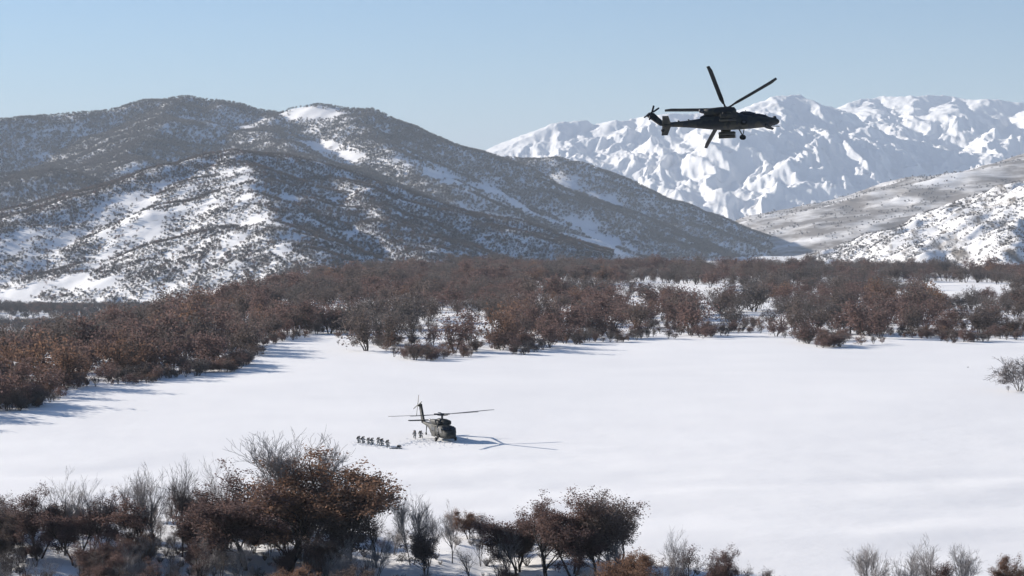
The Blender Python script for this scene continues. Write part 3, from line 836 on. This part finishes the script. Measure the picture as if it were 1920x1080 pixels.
scatter('undergrowth', 'low twiggy shrubs poking through snow on the near bank', np.stack([X, D, gz(X, D)], 1), rg.uniform(0, 6.28, k.sum()), s_, s_ * rg.uniform(.8, 1.3, k.sum()), rg.integers(0, 3, k.sum()), SH)

# low brush at the foot of the far wood
m = 9000
P = rg.uniform(-250, 2150, m); D0 = np.interp(P, OUT_PX, OUT_D); D = D0 - 4 + rg.exponential(40, m); X = (P - 960) / F * D
k = (rg.random(m) < np.clip(0.10 + 0.3 * fbm(X / 14, D / 25, 2, 79), 0, 1)) & (D < np.interp(P, PLAT_PX, PLAT_D))
X, D = X[k], D[k]; s_ = rg.uniform(0.12, 0.42, k.sum())
scatter('wood_undergrowth', 'low brown brush along the foot of the far wood', np.stack([X, D, gz(X, D)], 1), rg.uniform(0, 6.28, k.sum()), s_, s_ * rg.uniform(.9, 1.5, k.sum()), rg.integers(0, len(wm), k.sum()), wm)
# thicket of saplings and young oaks between the near trees
TM = [joined(f'thicket_model_{i}', *MODELS[k][v]) for i, (k, v) in enumerate([('russet', 1), ('sparse', 0), ('dark', 1), ('darkbare', 0), ('bare', 1), ('orange', 1)])]
m = 3400
P = rg.uniform(-250, 2150, m); D = rg.uniform(165, 245, m); X = (P - 960) / F * D
e = np.interp(P, EDGE_PX, EDGE_D)
cov = np.interp(P, [-250, 660, 730, 900, 960, 1200, 1260, 1450, 1560, 1900, 2150], [.68, .68, .14, .08, .4, .4, .28, .06, .08, .14, .14])
k = (D < e - 3 - np.where(P > 900, 6, 0)) & (rg.random(m) < cov * np.clip(0.6 + fbm(X / 7, D / 9, 2, 78), 0, 1))
X, D = X[k], D[k]; s_ = rg.uniform(0.16, 0.55, k.sum())
scatter('thicket', 'tangle of saplings and young brown oaks between the near trees', np.stack([X, D, gz(X, D)], 1), rg.uniform(0, 6.28, k.sum()), s_, s_ * rg.uniform(1.0, 1.5, k.sum()), rg.choice(6, k.sum(), p=(.18, .16, .12, .22, .27, .05)), TM)

# ------------------------------------------------------------------ helicopters
def loft(name, secs, mat, parent=None, n=20, ex=2.6, cap=True):
    """secs: (x, z bottom, z top, half width[, y centre]) super-elliptic rings joined into one skin"""
    v = []; q = []; t3 = []
    for s_ in secs:
        x, zb, zt, hw = s_[:4]; yc = s_[4] if len(s_) > 4 else 0
        for j in range(n):
            a = 2 * math.pi * j / n
            cs, sn = math.cos(a), math.sin(a)
            v.append((x, yc + hw * math.copysign(abs(cs) ** (2 / ex), cs), (zb + zt) / 2 + (zt - zb) / 2 * math.copysign(abs(sn) ** (2 / ex), sn)))
    for i in range(len(secs) - 1):
        for j in range(n):
            j2 = (j + 1) % n
            q.append((i * n + j, i * n + j2, (i + 1) * n + j2, (i + 1) * n + j))
    if cap:
        for i, flip in ((0, False), (len(secs) - 1, True)):
            c_ = len(v); x, zb, zt = secs[i][:3]; v.append((x, secs[i][4] if len(secs[i]) > 4 else 0, (zb + zt) / 2))
            for j in range(n):
                a_, b_ = i * n + j, i * n + (j + 1) % n
                t3.append((c_, b_, a_) if not flip else (c_, a_, b_))
    return link(name, mesh_np(name, v, q, t3, smooth=True, mats=[mat]), parent)

def bm_obj(name, bm, mat, parent=None, smooth=False):
    me = bpy.data.meshes.new(name); bm.to_mesh(me); bm.free(); me.materials.append(mat)
    if smooth:
        for p_ in me.polygons: p_.use_smooth = True
    return link(name, me, parent)

def bx(bm, c, size, rot=None):
    r_ = bmesh.ops.create_cube(bm, size=1)
    mt = Matrix.Translation(c) @ (Euler(rot).to_matrix().to_4x4() if rot else Matrix()) @ Matrix.Diagonal((*size, 1))
    bmesh.ops.transform(bm, matrix=mt, verts=r_['verts']); return r_['verts']

def cyl(bm, a, b, r1, r2=None, seg=12):
    a, b = Vector(a), Vector(b); d = b - a
    r_ = bmesh.ops.create_cone(bm, cap_ends=True, segments=seg, radius1=r1, radius2=r1 if r2 is None else r2, depth=d.length)
    bmesh.ops.transform(bm, matrix=Matrix.Translation((a + b) / 2) @ d.to_track_quat('Z', 'Y').to_matrix().to_4x4(), verts=r_['verts'])

def slab(bm, pts, th, axis):
    """prism from an outline given in 3-D, thickened along axis"""
    ax = Vector(axis) * th / 2
    a = [bm.verts.new(Vector(p_) - ax) for p_ in pts]; b = [bm.verts.new(Vector(p_) + ax) for p_ in pts]
    bm.faces.new(a[::-1]); bm.faces.new(b)
    for i in range(len(pts)):
        j = (i + 1) % len(pts); bm.faces.new((a[i], a[j], b[j], b[i]))
    bmesh.ops.recalc_face_normals(bm, faces=bm.faces)

def rotor(parent, centre, radius, chord, angles, mat, cone=2.0, droop=0.0, root=0.75, tip_sweep=0.0, axis='Z', blade_name='rotor_blade'):
    """blades as separate twisted, tapered airfoil slabs about a hub"""
    for n_, a in enumerate(angles):
        cone_ = cone[n_] if isinstance(cone, (list, tuple)) else cone
        v = []; k_ = 8
        for i in range(k_ + 1):
            f = i / k_; r_ = root + (radius - root) * f
            c_ = chord * (0.55 if i == 0 else 1.0) * (0.75 if i == k_ else 1); zz = math.tan(math.radians(cone_)) * r_ - droop * f * f
            tw = math.radians(8 * (1 - f)); sw = -tip_sweep * max(0, (f - 0.88) / 0.12)
            for y_, z_ in ((c_ * .35, 0), (c_ * .2, .035), (-c_ * .3, .02), (-c_ * .65, 0), (-c_ * .3, -.02), (c_ * .2, -.03)):
                v.append((r_, y_ * math.cos(tw) - z_ * math.sin(tw) + sw, zz + y_ * math.sin(tw) + z_ * math.cos(tw)))
        q = [(i * 6 + j, i * 6 + (j + 1) % 6, (i + 1) * 6 + (j + 1) % 6, (i + 1) * 6 + j) for i in range(k_) for j in range(6)]
        e0 = len(v); q += [(0, 5, 4, 1), (1, 4, 3, 2), (k_ * 6, k_ * 6 + 1, k_ * 6 + 4, k_ * 6 + 5), (k_ * 6 + 1, k_ * 6 + 2, k_ * 6 + 3, k_ * 6 + 4)]
        o = link(blade_name, mesh_np(blade_name, v, q, mats=[mat]), parent, centre)
        if axis == 'Z': o.rotation_euler = (0, 0, math.radians(a))
        else: o.rotation_euler = (Matrix.Rotation(math.radians(axis), 3, 'X') @ Matrix.Rotation(math.radians(a), 3, 'Z')).to_euler()

def wheel(parent, c_, r_, w_, name='wheel'):
    bm = bmesh.new(); cyl(bm, (c_[0], c_[1] - w_ / 2, c_[2]), (c_[0], c_[1] + w_ / 2, c_[2]), r_, seg=20)
    bmesh.ops.bevel(bm, geom=[e_ for e_ in bm.edges if abs(e_.verts[0].co.y - e_.verts[1].co.y) < 1e-4], offset=w_ * .25, segments=2, affect='EDGES')
    o = bm_obj(name, bm, M['rubber'], parent, True)
    bm = bmesh.new(); cyl(bm, (c_[0], c_[1] - w_ * .53, c_[2]), (c_[0], c_[1] + w_ * .53, c_[2]), r_ * .5, seg=16)
    bm_obj('rim', bm, M['metal'], o)
    return o

def attack_helicopter(loc, rot):
    H = bpy.data.objects.new('attack_helicopter', None); col.objects.link(H)
    tag(H, 'dark attack helicopter banking in flight before the white mountains', 'helicopter')
    m = M['heli_dark']
    loft('fuselage', [(5.5, 1.22, 1.42, .10), (5.35, 1.08, 1.58, .24), (5.0, .95, 1.72, .36), (4.4, .84, 1.84, .46), (3.6, .76, 1.95, .53), (2.5, .70, 2.12, .58), (1.5, .66, 2.3, .64), (.5, .66, 2.4, .66), (-1, .72, 2.35, .64),
                      (-2.2, .84, 2.18, .52), (-3.2, 1.0, 2.02, .40), (-4.5, 1.16, 1.88, .30), (-6, 1.3, 1.8, .22), (-6.9, 1.4, 1.78, .18), (-7.2, 1.5, 1.75, .10)], m, H)
    # tandem canopy in two steps with frame bars
    cn = loft('canopy', [(4.45, 1.6, 1.86, .26), (4.1, 1.6, 2.12, .36), (3.5, 1.6, 2.32, .42), (3.05, 1.6, 2.36, .44), (2.9, 1.6, 2.5, .44), (2.4, 1.6, 2.72, .46), (1.7, 1.6, 2.78, .46), (1.35, 1.6, 2.62, .44)], M['glass'], H, 16, 4.5)
    for x_, zt, hw in ((4.1, 2.12, .36), (3.0, 2.4, .44), (2.0, 2.77, .465)):
        bm = bmesh.new(); bx(bm, (x_, 0, zt + .005), (.06, hw * 1.7, .03)); bx(bm, (x_, hw, zt - .24), (.06, .03, .5)); bx(bm, (x_, -hw, zt - .24), (.06, .03, .5))
        bm_obj('canopy_frame', bm, m, cn)
    loft('mast_fairing', [(1.45, 2.2, 2.6, .25), (.9, 2.2, 2.95, .38), (.2, 2.2, 3.12, .42), (-.8, 2.2, 3.08, .4), (-2.0, 2.1, 2.85, .34), (-2.9, 2.0, 2.4, .2)], m, H, 16, 3.0)
    for s_ in (1, -1):
        loft('engine_cowling', [(.95, 2.15, 2.6, .2, s_ * .72), (.75, 1.98, 2.85, .34, s_ * .74), (-.6, 1.95, 2.92, .37, s_ * .75), (-1.9, 2.05, 2.85, .33, s_ * .72), (-2.5, 2.2, 2.72, .24, s_ * .7)], m, H, 16, 3.4)
        loft('exhaust', [(-2.4, 2.28, 2.68, .19, s_ * .72), (-2.9, 2.36, 2.78, .20, s_ * .84), (-3.0, 2.4, 2.72, .14, s_ * .86)], M['metal'], H, 14, 2.2)
        # stub wing, pylons, stores
        bm = bmesh.new(); slab(bm, [(.55, s_ * .55, 1.5), (-.75, s_ * .55, 1.5), (-.62, s_ * 1.75, 1.38), (.2, s_ * 1.75, 1.38)], .13, (0, 0, 1)); bm_obj('stub_wing', bm, m, H)
        for y_ in (1.05, 1.6):
            bm = bmesh.new(); bx(bm, (-.15, s_ * y_, 1.24), (.75, .08, .24)); bm_obj('pylon', bm, m, H)
        loft('rocket_pod', [(.85, .86, .98, .06, s_ * 1.05), (.7, .74, 1.1, .18, s_ * 1.05), (-.85, .74, 1.1, .18, s_ * 1.05), (-1.0, .8, 1.04, .12, s_ * 1.05)], m, H, 14, 2.0)
        bm = bmesh.new()
        for dy, dz in ((-.1, .05), (.1, .05), (-.1, -.12), (.1, -.12)):
            cyl(bm, (-.95, s_ * 1.6 + dy, 1.0 + dz), (.75, s_ * 1.6 + dy, 1.0 + dz), .07, seg=10); cyl(bm, (.75, s_ * 1.6 + dy, 1.0 + dz), (.93, s_ * 1.6 + dy, 1.0 + dz), .07, .02, 10)
        bx(bm, (-.15, s_ * 1.6, 1.0), (.9, .14, .2)); bm_obj('missile_rack', bm, m, H)
        # main landing gear
        bm = bmesh.new(); cyl(bm, (1.15, s_ * .45, .95), (1.55, s_ * .95, .32), .075, .06); cyl(bm, (1.75, s_ * .45, 1.0), (1.56, s_ * .93, .4), .05); cyl(bm, (1.55, s_ * .9, .3), (1.55, s_ * 1.16, .3), .05); bm_obj('landing_gear_strut', bm, m, H)
        wheel(H, (1.55, s_ * 1.12, .28), .34, .24)
        # horizontal stabiliser half
        bm = bmesh.new(); slab(bm, [(-6.05, s_ * .1, 1.5), (-7.0, s_ * .1, 1.5), (-7.05, s_ * 1.45, 1.42), (-6.4, s_ * 1.45, 1.42)], .08, (0, 0, 1)); bm_obj('stabiliser', bm, m, H)
    # nose sight, chin gun, tail wheel, aerials
    bm = bmesh.new(); cyl(bm, (5.05, 0, 1.6), (5.05, 0, 1.98), .24, .2, 16); bm_obj('sight_turret', bm, m, H, True)
    bm = bmesh.new(); cyl(bm, (4.1, 0, .58), (4.1, 0, .9), .2, .26, 16); cyl(bm, (4.15, 0, .66), (5.45, 0, .6), .035); bm_obj('chin_gun', bm, m, H)
    bm = bmesh.new(); cyl(bm, (-6.6, 0, 1.45), (-6.95, 0, .78), .05); bm_obj('tail_wheel_strut', bm, m, H)
    wheel(H, (-7.0, 0, .72), .2, .13, 'tail_wheel')
    for x_, h_ in ((-3.9, .32), (-5.0, .22)):
        bm = bmesh.new(); slab(bm, [(x_, 0, 1.85), (x_ - .28, 0, 1.85), (x_ - .32, 0, 1.9 + h_), (x_ - .18, 0, 1.9 + h_)], .03, (0, 1, 0)); bm_obj('aerial', bm, m, H)
    # swept tail fin
    bm = bmesh.new(); slab(bm, [(-6.2, 0, 1.72), (-6.75, 0, 1.38), (-7.3, 0, 1.55), (-8.62, 0, 3.05), (-8.3, 0, 3.42), (-7.75, 0, 3.3), (-6.95, 0, 2.1)], .18, (0, 1, 0)); bm_obj('tail_fin', bm, m, H)
    bm = bmesh.new(); cyl(bm, (-8.05, .05, 3.0), (-8.05, -.5, 3.0), .13); bm_obj('tail_rotor_hub', bm, m, H)
    rotor(H, (-8.05, -.45, 3.0), 1.1, .22, (40, 75, 220, 255), M['blade'], 0, 0, .12, 0, 90, 'tail_rotor_blade')
    # mast, hub, five blades
    bm = bmesh.new(); cyl(bm, (0, 0, 3.0), (0, 0, 3.55), .14); bm_obj('rotor_mast', bm, M['metal'], H)
    bm = bmesh.new(); cyl(bm, (0, 0, 3.42), (0, 0, 3.64), .42, .3, 20)
    for a in (180, 108, 36, -36, -108):
        an = math.radians(-a); cyl(bm, (.2 * math.cos(an), .2 * math.sin(an), 3.54), (.95 * math.cos(an), .95 * math.sin(an), 3.57), .12, .09, 8)
    bm_obj('rotor_hub', bm, M['blade'], H)
    rotor(H, (0, 0, 3.54), 6.55, .46, [-a for a in (180, 108, 36, -36, -108)], M['blade'], 1.5, -.12, .85, .10)
    H.location = loc; H.rotation_euler = rot
    return H

ROLL = math.radians(-42)
hub_t = Vector(W(1361, 204, 230))
rot = Euler((ROLL, math.radians(-2.5), math.radians(0)))
off = rot.to_matrix() @ Vector((0, 0, 3.55))
attack_helicopter(hub_t - off, rot)

def utility_helicopter(loc, rz_, blades):
    H = bpy.data.objects.new('utility_helicopter', None); col.objects.link(H)
    tag(H, 'camouflaged utility helicopter standing on the snow field with its long shadow', 'helicopter')
    m = M['heli_olive']
    loft('fuselage', [(4.6, .95, 1.2, .2), (4.45, .78, 1.38, .5), (4.1, .6, 1.55, .8), (3.5, .5, 1.78, 1.0), (2.8, .45, 2.22, 1.12), (2.2, .45, 2.36, 1.18), (0, .45, 2.38, 1.18), (-1.6, .45, 2.36, 1.18), (-2.6, .58, 2.3, 1.05),
                      (-4, 1.02, 2.14, .72), (-5.5, 1.35, 2.05, .52), (-7.5, 1.55, 2.0, .40), (-9.1, 1.66, 2.0, .30), (-9.6, 1.75, 1.98, .16)], m, H, 24, 3.4)
    for y0, y1 in ((-.98, -.36), (-.31, .31), (.36, .98)):                                  # windscreen panes
        bm = bmesh.new(); ys_ = (abs(y0), abs(y1)); f0 = lambda y_: 3.62 - .25 * abs(y_); 
        slab(bm, [(f0(y0), y0, 1.78), (f0(y1), y1, 1.78), (f0(y1) - .66, y1 * .95, 2.24), (f0(y0) - .66, y0 * .95, 2.24)], .05, (.6, 0, .8)); bm_obj('windscreen_pane', bm, M['glass'], H)
    for s_ in (1, -1):
        bm = bmesh.new(); slab(bm, [(3.25, s_ * 1.085, 1.35), (2.3, s_ * 1.185, 1.35), (2.3, s_ * 1.185, 2.08), (2.85, s_ * 1.13, 2.05)], .03, (0, 1, 0)); bm_obj('cockpit_window', bm, M['glass'], H)
        d_ = bmesh.new(); bx(d_, (-.55, s_ * 1.195, 1.35), (1.75, .05, 1.62)); bmesh.ops.bevel(d_, geom=d_.edges[:], offset=.02, segments=1, affect='EDGES'); door = bm_obj('cabin_door', d_, m, H)
        for x_ in (-.95, -.15):
            bm = bmesh.new(); bx(bm, (x_, s_ * 1.225, 1.62), (.62, .02, .58)); bm_obj('door_window', bm, M['glass'], door)
        bm = bmesh.new(); bx(bm, (1.45, s_ * 1.19, 1.68), (.6, .03, .55)); bm_obj('gunner_window', bm, M['glass'], H)
        loft('engine_cowling', [(1.35, 2.4, 2.75, .16, s_ * .72), (1.1, 2.3, 2.95, .32, s_ * .74), (-.8, 2.28, 3.02, .36, s_ * .76), (-2.2, 2.3, 2.95, .34, s_ * .76), (-2.5, 2.4, 2.85, .25, s_ * .78)], m, H, 16, 3.0)
        loft('exhaust', [(-2.3, 2.42, 2.86, .2, s_ * .8), (-3.0, 2.45, 2.9, .22, s_ * .92), (-3.1, 2.5, 2.85, .16, s_ * .94)], M['metal'], H, 14, 2.2)
        bm = bmesh.new(); cyl(bm, (2.35, s_ * 1.0, 1.0), (1.7, s_ * 1.36, .36), .10, .08); cyl(bm, (1.75, s_ * 1.12, 1.3), (1.72, s_ * 1.34, .4), .09); cyl(bm, (1.7, s_ * 1.2, .34), (1.7, s_ * 1.5, .34), .06); bm_obj('landing_gear_strut', bm, m, H)
        wheel(H, (1.7, s_ * 1.5, .33), .34, .26)
        bm = bmesh.new(); slab(bm, [(-8.9, s_ * .15, 2.06), (-9.95, s_ * .15, 2.06), (-9.9, s_ * 2.19, 2.06), (-9.15, s_ * 2.19, 2.06)], .12, (0, 0, 1)); bm_obj('stabilator', bm, m, H)
    loft('mast_fairing', [(2.1, 2.3, 2.5, .3), (1.5, 2.3, 2.85, .42), (.5, 2.3, 3.15, .48), (-1.2, 2.3, 3.12, .46), (-2.6, 2.2, 2.85, .36), (-3.8, 2.0, 2.35, .25)], m, H, 16, 3.0)
    bm = bmesh.new(); slab(bm, [(-8.6, 0, 1.9), (-9.75, 0, 1.8), (-11.0, 0, 4.2), (-10.75, 0, 4.5), (-10.1, 0, 4.42)], .24, (0, 1, 0)); bm_obj('tail_fin', bm, m, H)
    bm = bmesh.new(); cyl(bm, (-7.4, 0, 1.65), (-7.7, 0, .34), .08, .06); bm_obj('tail_wheel_strut', bm, m, H)
    wheel(H, (-7.75, 0, .22), .22, .16, 'tail_wheel')
    bm = bmesh.new(); cyl(bm, (-10.45, 0, 4.15), (-10.45, -.5, 4.25), .16); bm_obj('tail_rotor_hub', bm, m, H)
    rotor(H, (-10.45, -.48, 4.24), 1.68, .27, (25, 115, 205, 295), M['blade'], 0, 0, .15, 0, 75, 'tail_rotor_blade')
    bm = bmesh.new(); cyl(bm, (0, 0, 3.05), (0, 0, 3.75), .17); bm_obj('rotor_mast', bm, M['metal'], H)
    bm = bmesh.new(); cyl(bm, (0, 0, 3.6), (0, 0, 3.92), .55, .38, 20)
    for a in blades:
        an = math.radians(a); cyl(bm, (.3 * math.cos(an), .3 * math.sin(an), 3.75), (1.2 * math.cos(an), 1.2 * math.sin(an), 3.79), .15, .1, 8)
    bm_obj('rotor_hub', bm, M['blade'], H)
    rotor(H, (0, 0, 3.75), 8.18, .53, blades, M['blade'], [1.2 + 3.6 * math.cos(math.radians(a) + HEAD) - 4.0 * math.sin(math.radians(a) + HEAD) for a in blades], 0.0, 1.05, .18)
    H.location = loc; H.rotation_euler = (0, 0, rz_); H.scale = (1.06, 1.06, 1.06)
    return H
p = ground_hit(829, 825)
HEAD = math.atan2(-.94, .34)
utility_helicopter((p[0], p[1], float(gz(p[0], p[1])) - .04), HEAD, [a - math.degrees(HEAD) for a in (24, 96, 168, 240, 312)])

# ------------------------------------------------------------------ soldiers
def skin_body(name, verts, edges, radii):
    me = bpy.data.meshes.new(name); me.from_pydata(verts, edges, [])
    o = bpy.data.objects.new(name, me); col.objects.link(o)
    o.modifiers.new('skin', 'SKIN'); ss = o.modifiers.new('sub', 'SUBSURF'); ss.levels = 1; ss.render_levels = 1
    for i, r_ in enumerate(radii): me.skin_vertices[0].data[i].radius = r_; me.skin_vertices[0].data[i].use_root = (i == 0)
    dg = bpy.context.evaluated_depsgraph_get()
    out = bpy.data.meshes.new_from_object(o.evaluated_get(dg))
    bpy.data.objects.remove(o)
    return out

def body(name, J, fingers=True):
    """J: joint positions; returns one continuous figure"""
    V_, E_, R_s = [], [], []
    idx = {}
    def add(k, r_, par=None):
        idx[k] = len(V_); V_.append(J[k] if isinstance(k, str) and k in J else k); R_s.append(r_)
        if par is not None: E_.append((idx[par], idx[k]))
    add('pelvis', (.20, .17)); add('waist', (.19, .16), 'pelvis'); add('chest', (.22, .17), 'waist'); add('neck', (.065, .065), 'chest'); add('head', (.095, .105), 'neck'); add('crown', (.075, .08), 'head'); add('nose', (.022, .022), 'head')
    for s_ in 'lr':
        add('shoulder' + s_, (.105, .105), 'chest'); add('elbow' + s_, (.08, .08), 'shoulder' + s_); add('wrist' + s_, (.042, .042), 'elbow' + s_); add('palm' + s_, (.042, .026), 'wrist' + s_)
        add('hip' + s_, (.135, .135), 'pelvis'); add('knee' + s_, (.10, .10), 'hip' + s_); add('ankle' + s_, (.07, .07), 'knee' + s_); add('toe' + s_, (.05, .04), 'ankle' + s_)
        w0, w1 = np.array(J['wrist' + s_]), np.array(J['palm' + s_]); d = unit(w1 - w0); sd = unit(np.cross(d, (0, 0, 1)))
        for k_ in range(5):
            o_ = (k_ - 1.5) * .022 if k_ < 4 else -.05
            L_ = (.07, .085, .08, .06, .05)[k_]
            b_ = w1 + sd * o_ + d * (.03 if k_ < 4 else -.01)
            t1 = b_ + d * L_ * .5; t2 = t1 + unit(d * .7 - np.array((0, 0, .6))) * L_ * .5
            for nm, q_, pr in ((f'f{s_}{k_}a', b_, 'palm' + s_), (f'f{s_}{k_}b', t1, f'f{s_}{k_}a'), (f'f{s_}{k_}c', t2, f'f{s_}{k_}b')):
                J[nm] = tuple(q_); add(nm, (.009, .009), pr)
    me = skin_body(name, V_, E_, R_s)
    me.materials.append(M['uniform']); me.materials.append(M['skin'])
    hd = Vector(J['head'])
    for p_ in me.polygons:
        p_.use_smooth = True
        if (p_.center - hd).length < .15: p_.material_index = 1
    return me

KNEEL = dict(pelvis=(-.05, 0, .38), waist=(0, 0, .56), chest=(.10, 0, .79), neck=(.17, 0, .95), head=(.22, 0, 1.05), crown=(.21, 0, 1.13), nose=(.32, 0, 1.03),
             shoulderl=(.10, .19, .85), elbowl=(.28, .27, .63), wristl=(.46, .15, .66), palml=(.52, .11, .66), shoulderr=(.10, -.19, .85), elbowr=(.24, -.28, .60), wristr=(.42, -.14, .62), palmr=(.48, -.10, .63),
             hipl=(-.02, .11, .36), kneel=(.36, .17, .36), anklel=(.22, .17, .09), toel=(.38, .18, .05), hipr=(-.04, -.11, .35), kneer=(.30, -.16, .12), ankler=(-.14, -.14, .10), toer=(-.26, -.14, .05))
CROUCH = dict(pelvis=(0, 0, .62), waist=(.10, 0, .80), chest=(.26, 0, .99), neck=(.36, 0, 1.13), head=(.43, 0, 1.22), crown=(.43, 0, 1.31), nose=(.53, 0, 1.20),
              shoulderl=(.27, .19, 1.04), elbowl=(.38, .25, .78), wristl=(.58, .17, .72), palml=(.64, .14, .71), shoulderr=(.27, -.19, 1.04), elbowr=(.34, -.27, .77), wristr=(.52, -.17, .68), palmr=(.58, -.13, .67),
              hipl=(.0, .11, .60), kneel=(.36, .15, .48), anklel=(.14, .15, .09), toel=(.32, .16, .05), hipr=(0, -.11, .60), kneer=(.22, -.15, .40), ankler=(-.14, -.15, .12), toer=(.02, -.16, .05))
PRONE = dict(pelvis=(0, 0, .16), waist=(.2, 0, .17), chest=(.44, 0, .22), neck=(.58, 0, .31), head=(.67, 0, .36), crown=(.70, 0, .44), nose=(.77, 0, .33),
             shoulderl=(.46, .19, .23), elbowl=(.66, .27, .07), wristl=(.86, .12, .16), palml=(.92, .09, .18), shoulderr=(.46, -.19, .23), elbowr=(.62, -.28, .07), wristr=(.80, -.12, .14), palmr=(.86, -.09, .16),
             hipl=(-.04, .11, .14), kneel=(-.46, .20, .10), anklel=(-.88, .27, .08), toel=(-1.0, .34, .05), hipr=(-.04, -.11, .14), kneer=(-.46, -.18, .10), ankler=(-.88, -.24, .08), toer=(-1.0, -.32, .05))
BOD = {k: (body('soldier_' + k, J), J) for k, J in (('kneel', KNEEL), ('crouch', CROUCH), ('prone', PRONE))}
def helmet_mesh():
    bm = bmesh.new(); bmesh.ops.create_uvsphere(bm, u_segments=14, v_segments=8, radius=.145)
    for v_ in bm.verts:
        if v_.co.z < -.02: v_.co.z = -.02 - (v_.co.z + .02) * -.25
    bmesh.ops.scale(bm, vec=(1.12, .95, .95), verts=bm.verts)
    me = bpy.data.meshes.new('helmet'); bm.to_mesh(me); bm.free(); me.materials.append(M['uniform'])
    for p_ in me.polygons: p_.use_smooth = True
    return me
def pack_mesh():
    bm = bmesh.new(); bx(bm, (0, 0, 0), (.2, .34, .46)); bx(bm, (-.12, 0, -.06), (.1, .24, .24)); bx(bm, (0, 0, .26), (.17, .36, .12))
    bmesh.ops.bevel(bm, geom=bm.edges[:], offset=.03, segments=2, affect='EDGES')
    me = bpy.data.meshes.new('backpack'); bm.to_mesh(me); bm.free(); me.materials.append(M['pack']); return me
HELM, PACK = helmet_mesh(), pack_mesh()
def soldier(pose, px, py, face, label, group=None, scale=1.0):
    me, J = BOD[pose]
    p_ = ground_hit(px, py)
    o = link('person', me, None, (p_[0], p_[1], float(gz(p_[0], p_[1])) - .03), (0, 0, face), (scale,) * 3)
    tag(o, label, 'person', group)
    link('helmet', HELM, o, Vector(J['crown']) + Vector((-.01, 0, -.035)), (0, .15 if pose != 'prone' else .5, 0))
    c_, w_ = Vector(J['chest']), Vector(J['waist']); up = (c_ - w_).normalized(); back = Vector((-up.z, 0, up.x))
    link('backpack', PACK, o, (c_ + w_) / 2 + up * .08 + back * .22, (0, math.atan2(up.x, up.z), 0))
    return o
LINE = 'soldiers kneeling in a line on the snow'
ROW = [(672, 831, 'kneel', 'first soldier in grey camouflage at the far left end of the kneeling line'), (680, 831.6, 'kneel', 'second soldier from the left end of the kneeling line'), (690.5, 833.8, 'kneel', 'third soldier from the left end of the kneeling line'),
       (697, 833.4, 'kneel', 'middle soldier of the seven kneeling in a line'), (708, 836.2, 'crouch', 'third soldier from the right end of the kneeling line'), (715.5, 835.8, 'kneel', 'second soldier from the right end of the kneeling line'), (726, 838.2, 'kneel', 'last soldier of the kneeling line, just behind the one lying flat')]
for i, (px, py, ps, lab) in enumerate(ROW):
    soldier(ps, px, py, math.radians(-18 + rnd.uniform(-35, 35)), lab, LINE, rnd.uniform(.88, 1.0))
soldier('prone', 743, 841.5, math.radians(-12), 'soldier lying flat on the snow ahead of the kneeling line')
soldier('crouch', 778, 823, math.radians(-100), 'crouching soldier farther from the helicopter of two by its tail')
soldier('kneel', 788, 821.5, math.radians(-40), 'kneeling soldier nearer the helicopter of two by its tail')

# churned snow: small clods kicked up along the soldiers' trail and round the helicopter's wheels
def clod(seed):
    bm = bmesh.new(); bmesh.ops.create_icosphere(bm, subdivisions=1, radius=1.0)
    rr_ = random.Random(seed)
    for v_ in bm.verts: v_.co = v_.co * rr_.uniform(.7, 1.2); v_.co.z *= .55
    me = bpy.data.meshes.new('clod'); bm.to_mesh(me); bm.free(); me.materials.append(M['field']); return me
tr = [ground_hit(*q_) for q_ in ((664, 832), (700, 836), (732, 840), (760, 833), (784, 827), (800, 828), (822, 830), (850, 829))]
cl = []
for a_, b_ in zip(tr[:-1], tr[1:]):
    for k_ in range(90):
        f = rg.random(); q_ = a_ + (b_ - a_) * f; cl.append((q_[0] + rg.normal(0, .45), q_[1] + rg.normal(0, .8)))
for k_ in range(160):
    a_ = rg.uniform(0, 6.28); r_ = rg.uniform(1.5, 6.5); cl.append((tr[6][0] + math.cos(a_) * r_, tr[6][1] + math.sin(a_) * r_ * 1.3))
cl = np.array(cl); s_ = rg.uniform(.04, .15, len(cl))
scatter('churned_snow', 'trodden snow clods along the trail between the soldiers and the landed helicopter', np.column_stack([cl, gz(cl[:, 0], cl[:, 1])]), rg.uniform(0, 6.28, len(cl)), s_, s_ * rg.uniform(1, 1.8, len(cl)), rg.integers(0, 3, len(cl)), [clod(1), clod(2), clod(3)])

# a few low bushes out on the field
for px, py, h_, kind, lab in ((634, 648, 1.6, 'darkbare', 'tiny dark bush on open snow in the bay of the far wood'), (1815, 692, .7, 'darkbare', 'low dark twig tuft alone on the snow field'), (1890, 736, 1.6, 'darkbare', 'small dark bush at the foot of the frosty grey bush')):
    q_ = ground_hit(px, py); place_tree(kind, 0, q_[0], q_[1], h_, 1.3, 1.0, lab, 'bush', None, None, 'bush')
